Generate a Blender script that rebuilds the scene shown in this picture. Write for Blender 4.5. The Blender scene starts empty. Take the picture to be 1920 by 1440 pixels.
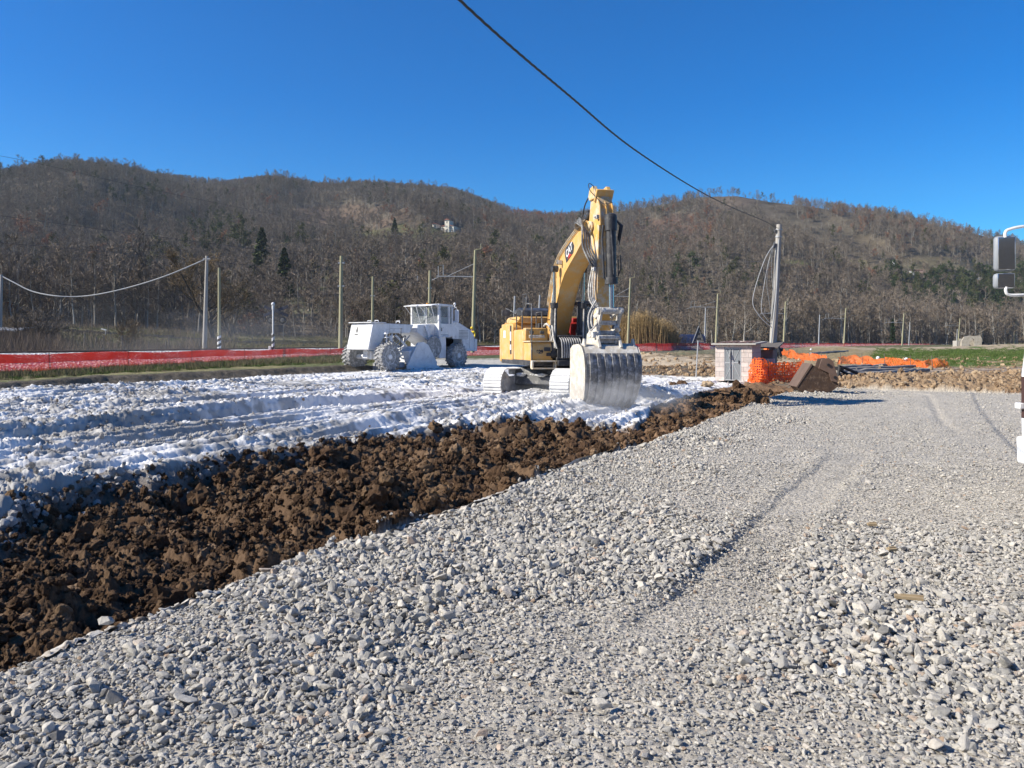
import bpy, bmesh, math, random
import numpy as np
from mathutils import Vector, Matrix, Euler
random.seed(7)
R = math.radians
SC = bpy.context.scene
COL = SC.collection
H = 1.7          # eye height
F = 1450.0       # focal length in pixels of a 1920 wide picture
HY = 645.0       # horizon row
# ---------------------------------------------------------------- camera
cam = bpy.data.cameras.new('camera')
camo = bpy.data.objects.new('camera', cam); COL.objects.link(camo)
camo.location = (0, 0, H); camo.rotation_euler = (R(90), 0, 0)
cam.sensor_width = 36; cam.lens = 36 * F / 1920
cam.shift_y = -(720 - HY) / 1920
cam.clip_start = 0.1; cam.clip_end = 8000
SC.camera = camo
# ---------------------------------------------------------------- world, sun, exposure
SUN_AZ = math.atan2(-0.97, -0.24)        # measured from +Y towards +X
SUN_EL = R(34)
W = bpy.data.worlds.new('World'); SC.world = W; W.use_nodes = True
nt = W.node_tree; bg = nt.nodes['Background']
sky = nt.nodes.new('ShaderNodeTexSky'); sky.sky_type = 'NISHITA'; sky.sun_disc = False
sky.sun_elevation = SUN_EL; sky.sun_rotation = SUN_AZ
sky.altitude = 600; sky.air_density = 1.0; sky.dust_density = 0.1; sky.ozone_density = 3.0
hs = nt.nodes.new('ShaderNodeHueSaturation'); hs.inputs['Saturation'].default_value = 1.5
nt.links.new(sky.outputs[0], hs.inputs['Color']); mt_ = nt.nodes.new('ShaderNodeMix'); mt_.data_type = 'RGBA'; mt_.blend_type = 'MULTIPLY'; mt_.inputs[0].default_value = 1; mt_.inputs[7].default_value = (.45, 1.0, 1.24, 1); nt.links.new(hs.outputs[0], mt_.inputs[6]); nt.links.new(mt_.outputs[2], bg.inputs[0])
bg.inputs[1].default_value = 0.08
sl = bpy.data.lights.new('sun', 'SUN'); slo = bpy.data.objects.new('sun', sl); COL.objects.link(slo)
sl.energy = 5.0; sl.angle = R(0.5); sl.color = (1.0, 0.93, 0.80)
sd = Vector((math.sin(SUN_AZ) * math.cos(SUN_EL), math.cos(SUN_AZ) * math.cos(SUN_EL), math.sin(SUN_EL)))
slo.rotation_euler = sd.to_track_quat('Z', 'Y').to_euler(); slo.location = sd * 50
SC.view_settings.view_transform = 'Standard'; SC.view_settings.look = 'None'
SC.view_settings.exposure = 0.68; SC.view_settings.gamma = 1.0
SC.cycles.max_bounces = 6; SC.cycles.diffuse_bounces = 3; SC.cycles.transparent_max_bounces = 24

# ---------------------------------------------------------------- numpy noise
def _h(ix, iy, seed):
    a = (ix.astype(np.int64) * 374761393 + iy.astype(np.int64) * 668265263 + seed * 974634777) & 0xffffffff
    a = ((a ^ (a >> 13)) * 1274126177) & 0xffffffff
    a = (a ^ (a >> 16)) & 0xffffffff
    return a.astype(np.float64) / 4294967295.0
def vn(x, y, seed=0):
    ix = np.floor(x); iy = np.floor(y); fx = x - ix; fy = y - iy
    fx = fx * fx * fx * (fx * (fx * 6 - 15) + 10); fy = fy * fy * fy * (fy * (fy * 6 - 15) + 10)
    a = _h(ix, iy, seed); b = _h(ix + 1, iy, seed); c = _h(ix, iy + 1, seed); d = _h(ix + 1, iy + 1, seed)
    return (a + (b - a) * fx) * (1 - fy) + (c + (d - c) * fx) * fy
def fbm(x, y, o=4, seed=0, g=0.5):
    s = 0; a = 1; t = 0
    for k in range(o):
        s = s + a * vn(x * 2 ** k + 13.7 * k, y * 2 ** k - 7.3 * k, seed + k); t += a; a *= g
    return s / t          # 0..1
def bil(x, y, seed=0):    # billowy: rounded lumps with sharp creases
    return np.abs(2 * fbm(x, y, 3, seed) - 1)
def worley(x, y, seed=0):
    ix = np.floor(x); iy = np.floor(y); best = np.full(x.shape, 9.0)
    for dx in (-1, 0, 1):
        for dy in (-1, 0, 1):
            px = ix + dx + _h(ix + dx, iy + dy, seed); py = iy + dy + _h(ix + dx, iy + dy, seed + 5)
            best = np.minimum(best, (px - x) ** 2 + (py - y) ** 2)
    return np.sqrt(best)
def sm(a, b, x):
    t = np.clip((x - a) / (b - a), 0, 1); return t * t * (3 - 2 * t)

# ---------------------------------------------------------------- lie of the land
ZY = np.array([0, 30, 42, 58, 66, 98, 150, 220, 400.]); ZZ = np.array([0, 0, .2, .5, .6, .75, 1.1, 1.45, 1.6])
def zbase(Y): return np.interp(Y, ZY, ZZ)
_Yt = np.concatenate([np.arange(1.5, 60, .05), np.arange(60, 400, .5)])
_Pt = HY + F * (H - zbase(_Yt)) / _Yt
def pyof(Y): return HY + F * (H - zbase(Y)) / Y
def Yof(py): return np.interp(-np.asarray(py, float), -_Pt, _Yt)
def G(px, py):            # point of the ground seen at a place in the photograph
    Y = float(Yof(py)); return Vector(((px - 960) / F * Y, Y, float(zbase(Y))))
def P(px, py, Y):         # point at distance Y
    return Vector(((px - 960) / F * Y, Y, H - (py - HY) / F * Y))

# ---------------------------------------------------------------- object helpers
def tag(o, label=None, cat=None, group=None, kind=None):
    if label: o['label'] = label
    if cat: o['category'] = cat
    if group: o['group'] = group
    if kind: o['kind'] = kind
    return o
def empty(name, loc, rz=0, label=None, cat=None, group=None):
    o = bpy.data.objects.new(name, None); COL.objects.link(o); o.location = loc; o.rotation_euler = (0, 0, rz)
    o.empty_display_size = .3
    return tag(o, label, cat, group)
def copy_tree(o, parent=None):
    c = o.copy(); COL.objects.link(c); c.parent = parent
    for ch in [x for x in bpy.data.objects if x.parent == o]: copy_tree(ch, c)
    return c
def np_mesh(name, V, faces, attrs=None, smooth=True):
    """V (n,3); faces (m,k) int array with equal k"""
    me = bpy.data.meshes.new(name); n = len(V); m, k = faces.shape
    me.vertices.add(n); me.vertices.foreach_set('co', np.asarray(V, np.float32).ravel())
    me.loops.add(m * k); me.loops.foreach_set('vertex_index', faces.astype(np.int32).ravel())
    me.polygons.add(m); me.polygons.foreach_set('loop_start', np.arange(0, m * k, k, dtype=np.int32))
    me.polygons.foreach_set('use_smooth', np.full(m, smooth))
    me.update(calc_edges=True)
    for nm, arr in (attrs or {}).items():
        if arr.ndim == 2:
            a = me.attributes.new(nm, 'FLOAT_COLOR', 'POINT'); c = np.ones((n, 4), np.float32); c[:, :3] = arr; a.data.foreach_set('color', c.ravel())
        else:
            a = me.attributes.new(nm, 'FLOAT', 'POINT'); a.data.foreach_set('value', arr.astype(np.float32))
    return me
def link(name, me, mat=None, parent=None):
    o = bpy.data.objects.new(name, me); COL.objects.link(o)
    if mat: me.materials.clear(); me.materials.append(mat)
    o.parent = parent
    return o
class MB:
    def __init__(s, M=None): s.v = []; s.f = []; s.M = M
    def add(s, vs, fs):
        b = len(s.v)
        for p in vs:
            p = Vector(p); s.v.append(tuple(s.M @ p) if s.M else tuple(p))
        s.f += [tuple(b + i for i in f) for f in fs]; return s
    def box(s, c, d, rot=None):
        x, y, z = d[0] / 2, d[1] / 2, d[2] / 2
        vs = [Vector((i * x, j * y, k * z)) for i in (-1, 1) for j in (-1, 1) for k in (-1, 1)]
        if rot is not None:
            E = Euler(rot).to_matrix(); vs = [E @ v for v in vs]
        c = Vector(c)
        return s.add([c + v for v in vs], [(0, 1, 3, 2), (4, 6, 7, 5), (0, 4, 5, 1), (2, 3, 7, 6), (0, 2, 6, 4), (1, 5, 7, 3)])
    def bb(s, x0, x1, y0, y1, z0, z1): return s.box(((x0 + x1) / 2, (y0 + y1) / 2, (z0 + z1) / 2), (abs(x1 - x0), abs(y1 - y0), abs(z1 - z0)))
    def cyl(s, a, b, r0, r1=None, n=16, cap=True):
        a = Vector(a); b = Vector(b); r1 = r0 if r1 is None else r1
        d = (b - a).normalized(); u = d.orthogonal().normalized(); w = d.cross(u)
        vs = []
        for p, r in ((a, r0), (b, r1)):
            for i in range(n):
                t = 2 * math.pi * i / n; vs.append(p + (u * math.cos(t) + w * math.sin(t)) * r)
        fs = [(i, (i + 1) % n, n + (i + 1) % n, n + i) for i in range(n)]
        if cap: fs += [tuple(range(n))[::-1], tuple(range(n, 2 * n))]
        return s.add(vs, fs)
    def tube(s, pts, r, n=8, rs=None, cap=True):
        pts = [Vector(p) for p in pts]; N = len(pts); vs = []; u = None
        for i, p in enumerate(pts):
            d = (pts[min(i + 1, N - 1)] - pts[max(i - 1, 0)]).normalized()
            if u is None: u = d.orthogonal().normalized()
            else:
                u = (u - d * u.dot(d))
                u = u.normalized() if u.length > 1e-6 else d.orthogonal().normalized()
            w = d.cross(u); rr = rs[i] if rs else r
            for k in range(n):
                t = 2 * math.pi * k / n; vs.append(p + (u * math.cos(t) + w * math.sin(t)) * rr)
        fs = [(i * n + k, i * n + (k + 1) % n, (i + 1) * n + (k + 1) % n, (i + 1) * n + k) for i in range(N - 1) for k in range(n)]
        if cap: fs += [tuple(range(n))[::-1], tuple(range((N - 1) * n, N * n))]
        return s.add(vs, fs)
    def prism(s, poly, x0, x1, ax='x'):
        """poly of (a,b) extruded along ax; ax x: (y,z), y: (x,z), z: (x,y)"""
        n = len(poly)
        def q(a, b, t): return {'x': (t, a, b), 'y': (a, t, b), 'z': (a, b, t)}[ax]
        vs = [q(a, b, x0) for a, b in poly] + [q(a, b, x1) for a, b in poly]
        fs = [tuple(range(n))[::-1], tuple(range(n, 2 * n))] + [(i, (i + 1) % n, n + (i + 1) % n, n + i) for i in range(n)]
        return s.add(vs, fs)
    def lathe(s, prof, c=(0, 0, 0), ax='z', n=24):
        """prof of (r,h)"""
        vs = []; c = Vector(c)
        for r, h in prof:
            for k in range(n):
                t = 2 * math.pi * k / n; a, b = r * math.cos(t), r * math.sin(t)
                vs.append(c + Vector({'z': (a, b, h), 'x': (h, a, b), 'y': (a, h, b)}[ax]))
        m = len(prof)
        fs = [(i * n + k, i * n + (k + 1) % n, (i + 1) * n + (k + 1) % n, (i + 1) * n + k) for i in range(m - 1) for k in range(n)]
        fs += [tuple(range(n)), tuple(range((m - 1) * n, m * n))[::-1]]
        return s.add(vs, fs)
    def ball(s, c, r, n=8):
        pr = []
        for i in range(n + 1):
            t = math.pi * i / n; pr.append((max(r * math.sin(t), 1e-4), -r * math.cos(t)))
        return s.lathe(pr, c, 'z', n * 2)
    def mesh(s, name, smooth=False, fixn=True):
        me = bpy.data.meshes.new(name); me.from_pydata(s.v, [], s.f)
        if fixn:
            b = bmesh.new(); b.from_mesh(me); bmesh.ops.recalc_face_normals(b, faces=b.faces); b.to_mesh(me); b.free()
        if smooth:
            me.polygons.foreach_set('use_smooth', [True] * len(me.polygons))
            try: me.set_sharp_from_angle(angle=R(38))
            except Exception: pass
        me.update(); return me
    def build(s, name, mat, parent=None, bev=0, smooth=True, fixn=True):
        o = link(name, s.mesh(name, smooth, fixn), mat, parent)
        if bev:
            m = o.modifiers.new('b', 'BEVEL'); m.width = bev; m.segments = 2; m.limit_method = 'ANGLE'; m.angle_limit = R(40)
        return o

# ---------------------------------------------------------------- materials
def newmat(name):
    m = bpy.data.materials.new(name); m.use_nodes = True; t = m.node_tree
    return m, t, t.nodes['Principled BSDF']
def N(t, typ, **kw):
    n = t.nodes.new(typ)
    for k, v in kw.items():
        if hasattr(n, k) and k not in n.inputs: setattr(n, k, v)
        else: n.inputs[k].default_value = v
    return n
def ramp(t, fac, stops):
    r = t.nodes.new('ShaderNodeValToRGB'); e = r.color_ramp.elements
    while len(e) > 1: e.remove(e[-1])
    e[0].position = stops[0][0]; e[0].color = (*stops[0][1], 1)
    for p, c in stops[1:]:
        k = e.new(p); k.color = (*c, 1)
    t.links.new(fac, r.inputs[0]); return r.outputs[0]
def mixc(t, fac, a, b, mode='MIX'):
    m = t.nodes.new('ShaderNodeMix'); m.data_type = 'RGBA'; m.blend_type = mode
    for s, v in ((0, fac), (6, a), (7, b)):
        if isinstance(v, bpy.types.NodeSocket): t.links.new(v, m.inputs[s])
        elif s == 0: m.inputs[0].default_value = v
        else: m.inputs[s].default_value = (*v, 1)
    return m.outputs[2]
def pm(name, c1, c2=None, scale=3, rough=.6, metal=0, bump=0, bscale=40, dirt=None, dscale=2, dlo=.5, dhi=.65, spec=.4):
    m, t, b = newmat(name); c2 = c2 or tuple(x * .8 for x in c1)
    tc = N(t, 'ShaderNodeTexCoord'); n = N(t, 'ShaderNodeTexNoise', Scale=scale, Detail=6.0, Roughness=.65)
    t.links.new(tc.outputs['Object'], n.inputs['Vector'])
    col = ramp(t, n.outputs[0], [(.3, c1), (.7, c2)])
    rsock = None
    if dirt:
        n2 = N(t, 'ShaderNodeTexNoise', Scale=dscale, Detail=9.0, Roughness=.75); t.links.new(tc.outputs['Object'], n2.inputs['Vector'])
        f = ramp(t, n2.outputs[0], [(dlo, (0, 0, 0)), (dhi, (1, 1, 1))]); col = mixc(t, f, col, dirt)
    t.links.new(col, b.inputs['Base Color'])
    b.inputs['Roughness'].default_value = rough; b.inputs['Metallic'].default_value = metal
    b.inputs['Specular IOR Level'].default_value = spec
    if bump:
        n3 = N(t, 'ShaderNodeTexNoise', Scale=bscale, Detail=5.0); t.links.new(tc.outputs['Object'], n3.inputs['Vector'])
        bp = N(t, 'ShaderNodeBump', Strength=bump, Distance=.02); t.links.new(n3.outputs[0], bp.inputs['Height']); t.links.new(bp.outputs[0], b.inputs['Normal'])
    return m
M = {}
DUST = (.62, .60, .56)
M['yellow'] = pm('excavator_yellow', (.67, .375, .095), (.58, .34, .11), 1.5, .5, 0, .05, 30, dirt=(.52, .44, .3), dscale=2.6, dlo=.47, dhi=.72)
M['yellow_dusty'] = pm('dusty_yellow', (.6, .42, .2), (.5, .36, .18), 3, .8, 0, .1, 30, dirt=(.6, .56, .48), dscale=4, dlo=.42, dhi=.6)
M['black'] = pm('black_paint', (.025, .026, .03), (.05, .05, .055), 4, .5, 0, .05, 30, dirt=(.18, .17, .16), dscale=5, dlo=.5, dhi=.75)
M['darkgrey'] = pm('dark_grey_steel', (.07, .07, .075), (.12, .12, .12), 4, .6, .2, .1, 30, dirt=(.35, .34, .32), dscale=5, dlo=.5, dhi=.7)
M['dusty_metal'] = pm('dust_covered_steel', (.42, .39, .35), (.3, .28, .25), 6, .8, 0, .2, 30, dirt=(.68, .66, .62), dscale=8, dlo=.45, dhi=.6)
M['chrome'] = pm('chrome_rod', (.55, .55, .56), (.5, .5, .5), 6, .25, .9)
M['hose'] = pm('rubber_hose', (.06, .06, .065), (.13, .13, .13), 9, .6, 0, 0, 1, dirt=(.35, .34, .32), dscale=7, dlo=.45, dhi=.65)
M['hose_grey'] = pm('dusty_hose', (.25, .25, .26), (.4, .39, .38), 9, .7)
M['limed_steel'] = pm('limed_track_steel', (.74, .74, .74), (.6, .6, .6), 5, .95, 0, .5, 22, dirt=(.42, .41, .4), dscale=9, dlo=.58, dhi=.7)
M['limed_grey'] = pm('lime_stained_grey', (.26, .27, .29), (.36, .36, .37), 2, .9, 0, .3, 15, dirt=(.6, .6, .6), dscale=5, dlo=.5, dhi=.68)
M['bucket'] = pm('worn_bucket_steel', (.13, .125, .12), (.22, .21, .2), 4, .6, .3, .6, 14, dirt=(.46, .45, .44), dscale=5, dlo=.48, dhi=.62)
M['bucket_top'] = pm('dusty_bucket_top', (.5, .45, .37), (.42, .38, .32), 4, .9, 0, .25, 25, dirt=(.7, .68, .63), dscale=5, dlo=.45, dhi=.65)
M['white_mach'] = pm('limed_white_paint', (.78, .78, .78), (.60, .61, .63), 2.5, .85, 0, .2, 20, dirt=(.36, .36, .36), dscale=3.5, dlo=.54, dhi=.75)
M['tyre'] = pm('limed_tyre', (.17, .17, .17), (.28, .28, .28), 4, .95, 0, .3, 20, dirt=(.58, .58, .58), dscale=6, dlo=.48, dhi=.66)
M['rust'] = pm('rusty_bucket', (.05, .03, .021), (.095, .056, .035), 3.5, .75, .1, .6, 14, dirt=(.20, .14, .095), dscale=5, dlo=.52, dhi=.66)
M['concrete'] = pm('pole_concrete', (.42, .4, .36), (.34, .32, .29), 1.5, .9, 0, .3, 30, dirt=(.25, .24, .2), dscale=3, dlo=.6, dhi=.8)
M['pole_green'] = pm('lichened_concrete', (.36, .34, .2), (.3, .29, .2), .8, .9)
M['pole_grey'] = pm('galvanised', (.42, .43, .44), (.36, .37, .38), 2, .5, .3)
M['white'] = pm('white_paint', (.75, .75, .75), (.66, .66, .66), 3, .5)
M['red'] = pm('red_paint', (.35, .02, .02), (.3, .02, .02), 3, .5)
M['wood'] = pm('old_wood', (.22, .15, .09), (.14, .1, .07), 8, .85, 0, .3, 30)
M['darkwood'] = pm('weathered_post', (.16, .14, .12), (.1, .09, .08), 8, .9)
M['wire'] = pm('wire', (.05, .05, .055), None, 3, .6)
M['dark'] = pm('dark_metal', (.02, .02, .022), None, 3, .6)
def glass(name, col=(.02, .03, .035), alpha=None):
    m, t, b = newmat(name); b.inputs['Base Color'].default_value = (*col, 1); b.inputs['Roughness'].default_value = .06
    b.inputs['Specular IOR Level'].default_value = .7
    if alpha: b.inputs['Transmission Weight'].default_value = alpha; b.inputs['IOR'].default_value = 1.02; b.inputs['Base Color'].default_value = (.75, .8, .82, 1)
    return m
M['glass'] = glass('dark_glass'); M['glass_clear'] = glass('cab_glass', alpha=.85)
# ================================================================ THE GROUND
def col(c): return np.array(c)[None, None, :]
f_road = lambda px: np.interp(px, [-900, -400, 0, 130, 300, 460, 620, 760, 900, 1000, 1100, 1200, 1300, 1380, 1440, 1500, 1560, 1700, 1910, 2500],
                              [1600, 1400, 1238, 1190, 1130, 1072, 1020, 975, 932, 888, 856, 830, 795, 765, 744, 731, 728, 732, 738, 752])
f_lime = lambda px: np.interp(px, [-900, -400, 0, 100, 200, 330, 450, 600, 760, 900, 1000, 1060, 1120, 1195, 1230, 1280, 1330, 1400, 1450, 3000],
                              [1290, 1110, 990, 944, 919, 897, 868, 840, 817, 801, 794, 792, 800, 800, 762, 745, 731, 722, 714, 714])
f_back = lambda px: np.interp(px, [-900, -400, 0, 200, 400, 600, 700, 800, 950, 1060, 1190, 1360, 1450, 1500, 3000],
                              [790, 765, 738, 722, 711, 700, 694, 690, 689, 694, 703, 708, 722, 736, 745])
RD = np.array([.612, .791]); RN = np.array([-.791, .612])
def bend(t): return 7.0 * sm(-42, -80, t)
def dR(X, Y): return (X - 15) * RN[0] + (Y - 98) * RN[1] + bend((X - 15) * RD[0] + (Y - 98) * RD[1])
def zrail(Y): return np.interp(Y, [0, 42, 60, 75, 98, 150, 280], [1.0, 1.2, 1.3, 1.4, 1.66, 1.72, 1.62])
def zland(X, Y):
    u = X / np.maximum(Y, 1) * F + 960
    zf = np.interp(u, [-600, 0, 300, 480, 900, 1150, 1300, 2500], [4.8, 4.6, 4.2, 3.3, 3.2, 2.7, 2.0, 1.9])
    zb = zbase(Y)
    return zb + sm(5, 88, dR(X, Y)) * (np.maximum(zf, zb) - zb)
CR_PX = [-700, -300, 0, 50, 110, 200, 330, 430, 500, 545, 600, 700, 800, 850, 900, 960, 1020, 1090, 1150, 1250, 1310, 1380, 1450, 1520, 1620, 1700, 1780, 1850, 1920, 2200, 2700]
CR_PY = [390, 340, 318, 303, 296, 305, 325, 335, 327, 332, 340, 340, 345, 348, 365, 385, 392, 395, 385, 370, 358, 354, 366, 375, 389, 399, 413, 431, 446, 500, 560]
def hillpar(px):
    Yb = np.interp(px, [-700, 0, 640, 960, 1100, 1300, 1600, 1920, 2600], [140, 148, 150, 152, 178, 215, 280, 320, 350])
    Yc = np.interp(px, [-700, 0, 500, 900, 1050, 1150, 1400, 1700, 1920, 2600], [640, 680, 700, 720, 690, 580, 550, 570, 610, 640])
    pc = np.interp(px, CR_PX, CR_PY) + 13
    return Yb, Yc, H + (HY - pc) / F * Yc
def zhill(X, Y):
    px = X / Y * F + 960
    Yb, Yc, zc = hillpar(px)
    s = (Y - Yb) / (Yc - Yb)
    zl = zland(X, Y)
    g = np.where(s < 1, np.clip(s, 0, 1) ** 1.12, 1 - .55 * np.clip(s - 1, 0, 1.5) ** 1.4)
    env = np.clip(s, 0, 1) * np.clip(1 - s, 0, 1) * 4
    n = (fbm(X / 120 + 3, Y / 160, 4, 11) - .5) * 40 + (1 - np.abs(2 * fbm(X / 75 + Y / 300, Y / 400 + 9, 3, 31) - 1)) * 15 - 9
    n2 = (fbm(X / 28, Y / 28, 3, 51) - .5) * 5
    return np.where(s > 0, zl + (zc - zl) * g + (n * env + n2 * np.clip(s * 4, 0, 1) * np.clip(3 - 2.6 * s, .25, 1)), zl)

us = np.concatenate([np.arange(-1.0, -.72, .006), np.arange(-.72, .72, .00155), np.arange(.72, 1.0, .006)])
Ys = [2.3]
while Ys[-1] < 112:
    y = Ys[-1]; Ys.append(y + (min(y * y * .00078, .05) if y < 32 else .05 + (y - 32) * .0065))
Ys = np.array(Ys)
U, YY = np.meshgrid(us, Ys); XX = U * YY; PX = 960 + F * U; PY = pyof(YY)
dE = YY * YY / (F * H)                                  # metres of depth per row of the photograph
wob = (fbm(XX * .9, YY * .9, 4, 3) - .5)
d_road = (PY + wob * 9 / np.maximum(dE * 60, .5) - f_road(PX)) * dE      # >0 on the gravel
d_lime = (f_lime(PX) - PY) * dE + wob * 1.6                               # >0 on the lime
d_back = (f_back(PX) - PY) * dE + wob * .8                                # >0 beyond the lime
is_road = d_road > 0
is_back = (d_back > 0) & ~is_road
is_lime = (d_lime > 0) & ~is_road & ~is_back
is_soil = ~(is_road | is_back | is_lime)
Z = zland(XX, YY).copy()
# --- gravel road: gentle unevenness and wheel ruts
def xline(pts):
    g = [G(*p) for p in pts]; g.sort(key=lambda v: v.y)
    return lambda Y: np.interp(Y, [v.y for v in g], [v.x for v in g])
r1 = xline([(1560, 850), (1510, 890), (1380, 1010), (1250, 1110), (1140, 1190)])
r2 = xline([(1640, 850), (1560, 930), (1510, 1000), (1470, 1100), (1440, 1200)])
r3 = xline([(1742, 742), (1768, 790), (1850, 850), (1925, 885)])
def road_z(X, Y):
    z = (fbm(X * .5, Y * .5, 3, 71) - .5) * .10 + (fbm(X * 1.7, Y * 1.7, 3, 72) - .5) * .045
    fade = sm(4.3, 5.4, Y) * (1 - sm(10, 14, Y))
    a = X - r1(Y) + (fbm(Y * 2, X * 0, 2, 5) - .5) * .1; b = r2(Y) - X
    inside = sm(-.03, .05, a) * sm(-.05, .12, b)
    z -= .024 * inside * fade
    z += fade * .02 * (np.exp(-((a + .13) / .1) ** 2) + np.exp(-((b + .12) / .1) ** 2))
    f3 = sm(14, 16, Y)
    z -= f3 * .035 * np.exp(-((X - r3(Y)) / .12) ** 2)
    return z, inside * fade
zr, rutin = road_z(XX, YY)
edge_drop = -.07 * (1 - sm(0, .9, d_road)) ** 2 * (YY < 26)
# --- churned soil
def soil_h(X, Y):
    w1 = (fbm(X * 2, Y * 2, 2, 91) - .5) * .35
    big = (fbm(X * .55, Y * .55, 3, 81) - .45) * .26
    c1 = (1 - np.clip(worley(X * 2.6 + w1, Y * 2.6 - w1, 82), 0, 1)) * .17
    c2 = (1 - np.clip(worley(X * 6.5 + w1 * 3, Y * 6.5, 83), 0, 1)) * .09
    c3 = bil(X * 11, Y * 11, 84) * .075 + bil(X * 27, Y * 27, 85) * .04
    return big + c1 * fbm(X * 1.1, Y * 1.1, 2, 86) * 2.0 + c2 + c3 - .27 + .16 * (sm(.55, .75, fbm(X * .9 + 4, Y * .6, 3, 87)) - sm(.6, .8, fbm(X * .8, Y * .7 + 8, 3, 88)))
hs_ = soil_h(XX, YY)
# --- limed field: furrows along the direction the machines drive
ph = R(24)
def lime_h(X, Y):
    q = X * math.cos(ph) - Y * math.sin(ph); a = X * math.sin(ph) + Y * math.cos(ph)
    w = (fbm(q * .15, a * .09, 3, 21) - .5) * 2.0
    q2 = q + w
    fur = (fbm(q2 * .9, a * .03, 3, 22) - .5) * .52
    fur2 = (1 - np.abs(2 * fbm(q2 * 1.9, a * .07, 2, 23) - 1)) * .15
    lug = np.clip(fbm(q2 * 1.2, a * .1, 2, 24) - .52, 0, 1) * 4
    lugs = np.sin(a * 2 * math.pi / .32 + np.sin(q2 * 7) * .8) * .018 * np.clip(lug, 0, 1)
    rough = bil(X * 2.8, Y * 2.8, 25) * .09 + bil(X * 7, Y * 7, 26) * .06 + bil(X * 19, Y * 19, 27) * .03
    rm = .65 + .8 * sm(.42, .62, fbm(X * .35, Y * .25, 3, 28))
    fur3 = (1 - np.abs(2 * fbm(q2 * 3.1 + 7, a * .10, 2, 29) - 1)) ** 1.5 * .17 + (1 - np.abs(2 * fbm(q * 1.1 + 3, a * .03, 2, 30) - 1)) ** 2 * .12
    return (fur * (.35 + .65 * sm(8, 15, Y)) + fur2 + fur3) * (1 - .6 * sm(22, 38, Y)) + lugs + rough * rm * .9 - .20 + .05 * (1 - sm(9, 15, Y)), fur, rm
lh, lfur, lrm = lime_h(XX, YY)
# --- land beyond
bank = sm(0, 1.1, d_back)
rough_b = bil(XX * .8, YY * .8, 41) * .22 + bil(XX * 2.3, YY * 2.3, 42) * .10
clodz = sm(1600 - 40, 1600 + 40, PX) * sm(700, 712, PY) * is_back
Zb = .30 * bank * (1 - sm(640, 780, PX)) + rough_b * np.where(PX > 1150, .55, .35) \
     + clodz * (bil(XX * 1.3, YY * 1.3, 43) * .3 + bil(XX * 4, YY * 4, 44) * .22)
# spoil heaps and dark cuts in the middle ground
def heap(px, py, rx, ry, h):
    g = G(px, py); return h * np.exp(-(((XX - g.x) / rx) ** 2 + ((YY - g.y) / ry) ** 2))
Zb += (heap(1230, 676, 2, 3, .5) + heap(1290, 672, 3, 2, .5) + heap(1350, 668, 3, 3, .6) + heap(1300, 697, 2.2, .9, .28)
       + heap(1240, 699, 1.6, .8, .25) + heap(1860, 655, 9, 10, .5) + heap(1700, 656, 12, 5, .3) + heap(1950, 656, 9, 10, .5)
       + heap(1560, 657, 5, 6, .5))
blend_sl = sm(-.7, .25, d_lime)
Zsoil = hs_ * (1 - .35 * sm(18, 26, YY)) - .28 * (1 - sm(0, .5, -d_road)) * 0
Z += np.where(is_road, zr + edge_drop, 0) + np.where(is_back, Zb, 0)
Z += np.where(is_soil | is_lime, Zsoil * (1 - blend_sl) + lh * blend_sl, 0)
# soil meets the road under the stones
Z = np.where(is_soil, Z + sm(-1.0, 0, d_road) * .05, Z)
# ----- ground colours, with the shade on the left bank painted in
n1 = fbm(XX * 1.5, YY * 1.5, 4, 61)[..., None]; n2 = fbm(XX * 6, YY * 6, 4, 62)[..., None]; n3 = fbm(XX * .3, YY * .3, 3, 63)[..., None]
C = np.zeros(XX.shape + (3,))
c_gravel = col((.47, .43, .37)) * (.8 + .4 * n2)
c_soil = col((.09, .055, .033)) * (1 - n1) + col((.16, .102, .06)) * n1
c_soil = c_soil * (.7 + .6 * n2)
greyfringe = (np.exp(-(d_lime / .38) ** 2) * (.3 + .9 * n1[..., 0]))[..., None].clip(0, .85)
c_soil = c_soil * (1 - greyfringe) + col((.27, .255, .24)) * greyfringe
limed = (sm(.47, .62, fbm(XX * .8, YY * 2.2, 4, 64) + .35 * (lfur > .1) * lrm * .25) * sm(.4, 1.3, lrm))
c_lime = col((.78, .77, .755)) * (.88 + .16 * n2)
gp = sm(.53, .66, fbm(XX * .5 + YY * .2, YY * .16, 4, 65)) * sm(.3, .7, fbm(XX * 5, YY * 3, 4, 66) + .12) * .85
gp = np.maximum(gp, sm(.60, .68, fbm(XX * 2.5, YY * 1.4, 5, 67)) * .6)
gp = np.maximum(gp, .9 * np.exp(-(d_lime / .3) ** 2) * (n2[..., 0] > .5))[..., None]
gp = np.maximum(gp, .8 * (sm(-9, -14, XX + (YY - 20) * .35) * 0 + sm(.50, .60, fbm(XX * .35 + YY * .1, YY * .5, 4, 68)) * (sm(.42, .62, fbm(XX * 7, YY * 4, 3, 69))) * (PX < 1000))[..., None])
gband = np.exp(-((PY - 812 + (PX - 300) * .05 + (n1[..., 0] - .5) * 30) / 20) ** 2) * (1 - sm(480, 640, PX)) + np.exp(-((PY - 768 + (n1[..., 0] - .5) * 20) / 8) ** 2) * (PX < 420) * .8
gp = np.maximum(gp, (gband * sm(.34, .5, fbm(XX * 3, YY * 2, 4, 169)))[..., None] * .9)
c_lime = c_lime * (1 - gp) + (col((.25, .235, .21)) * (.7 + .6 * n2)) * gp
sandy = col((.46, .37, .26)) * (.75 + .5 * n1); brown = col((.20, .135, .085)) * (.6 + .8 * n2); dk = col((.10, .085, .065)) * (.5 + n2)
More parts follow.
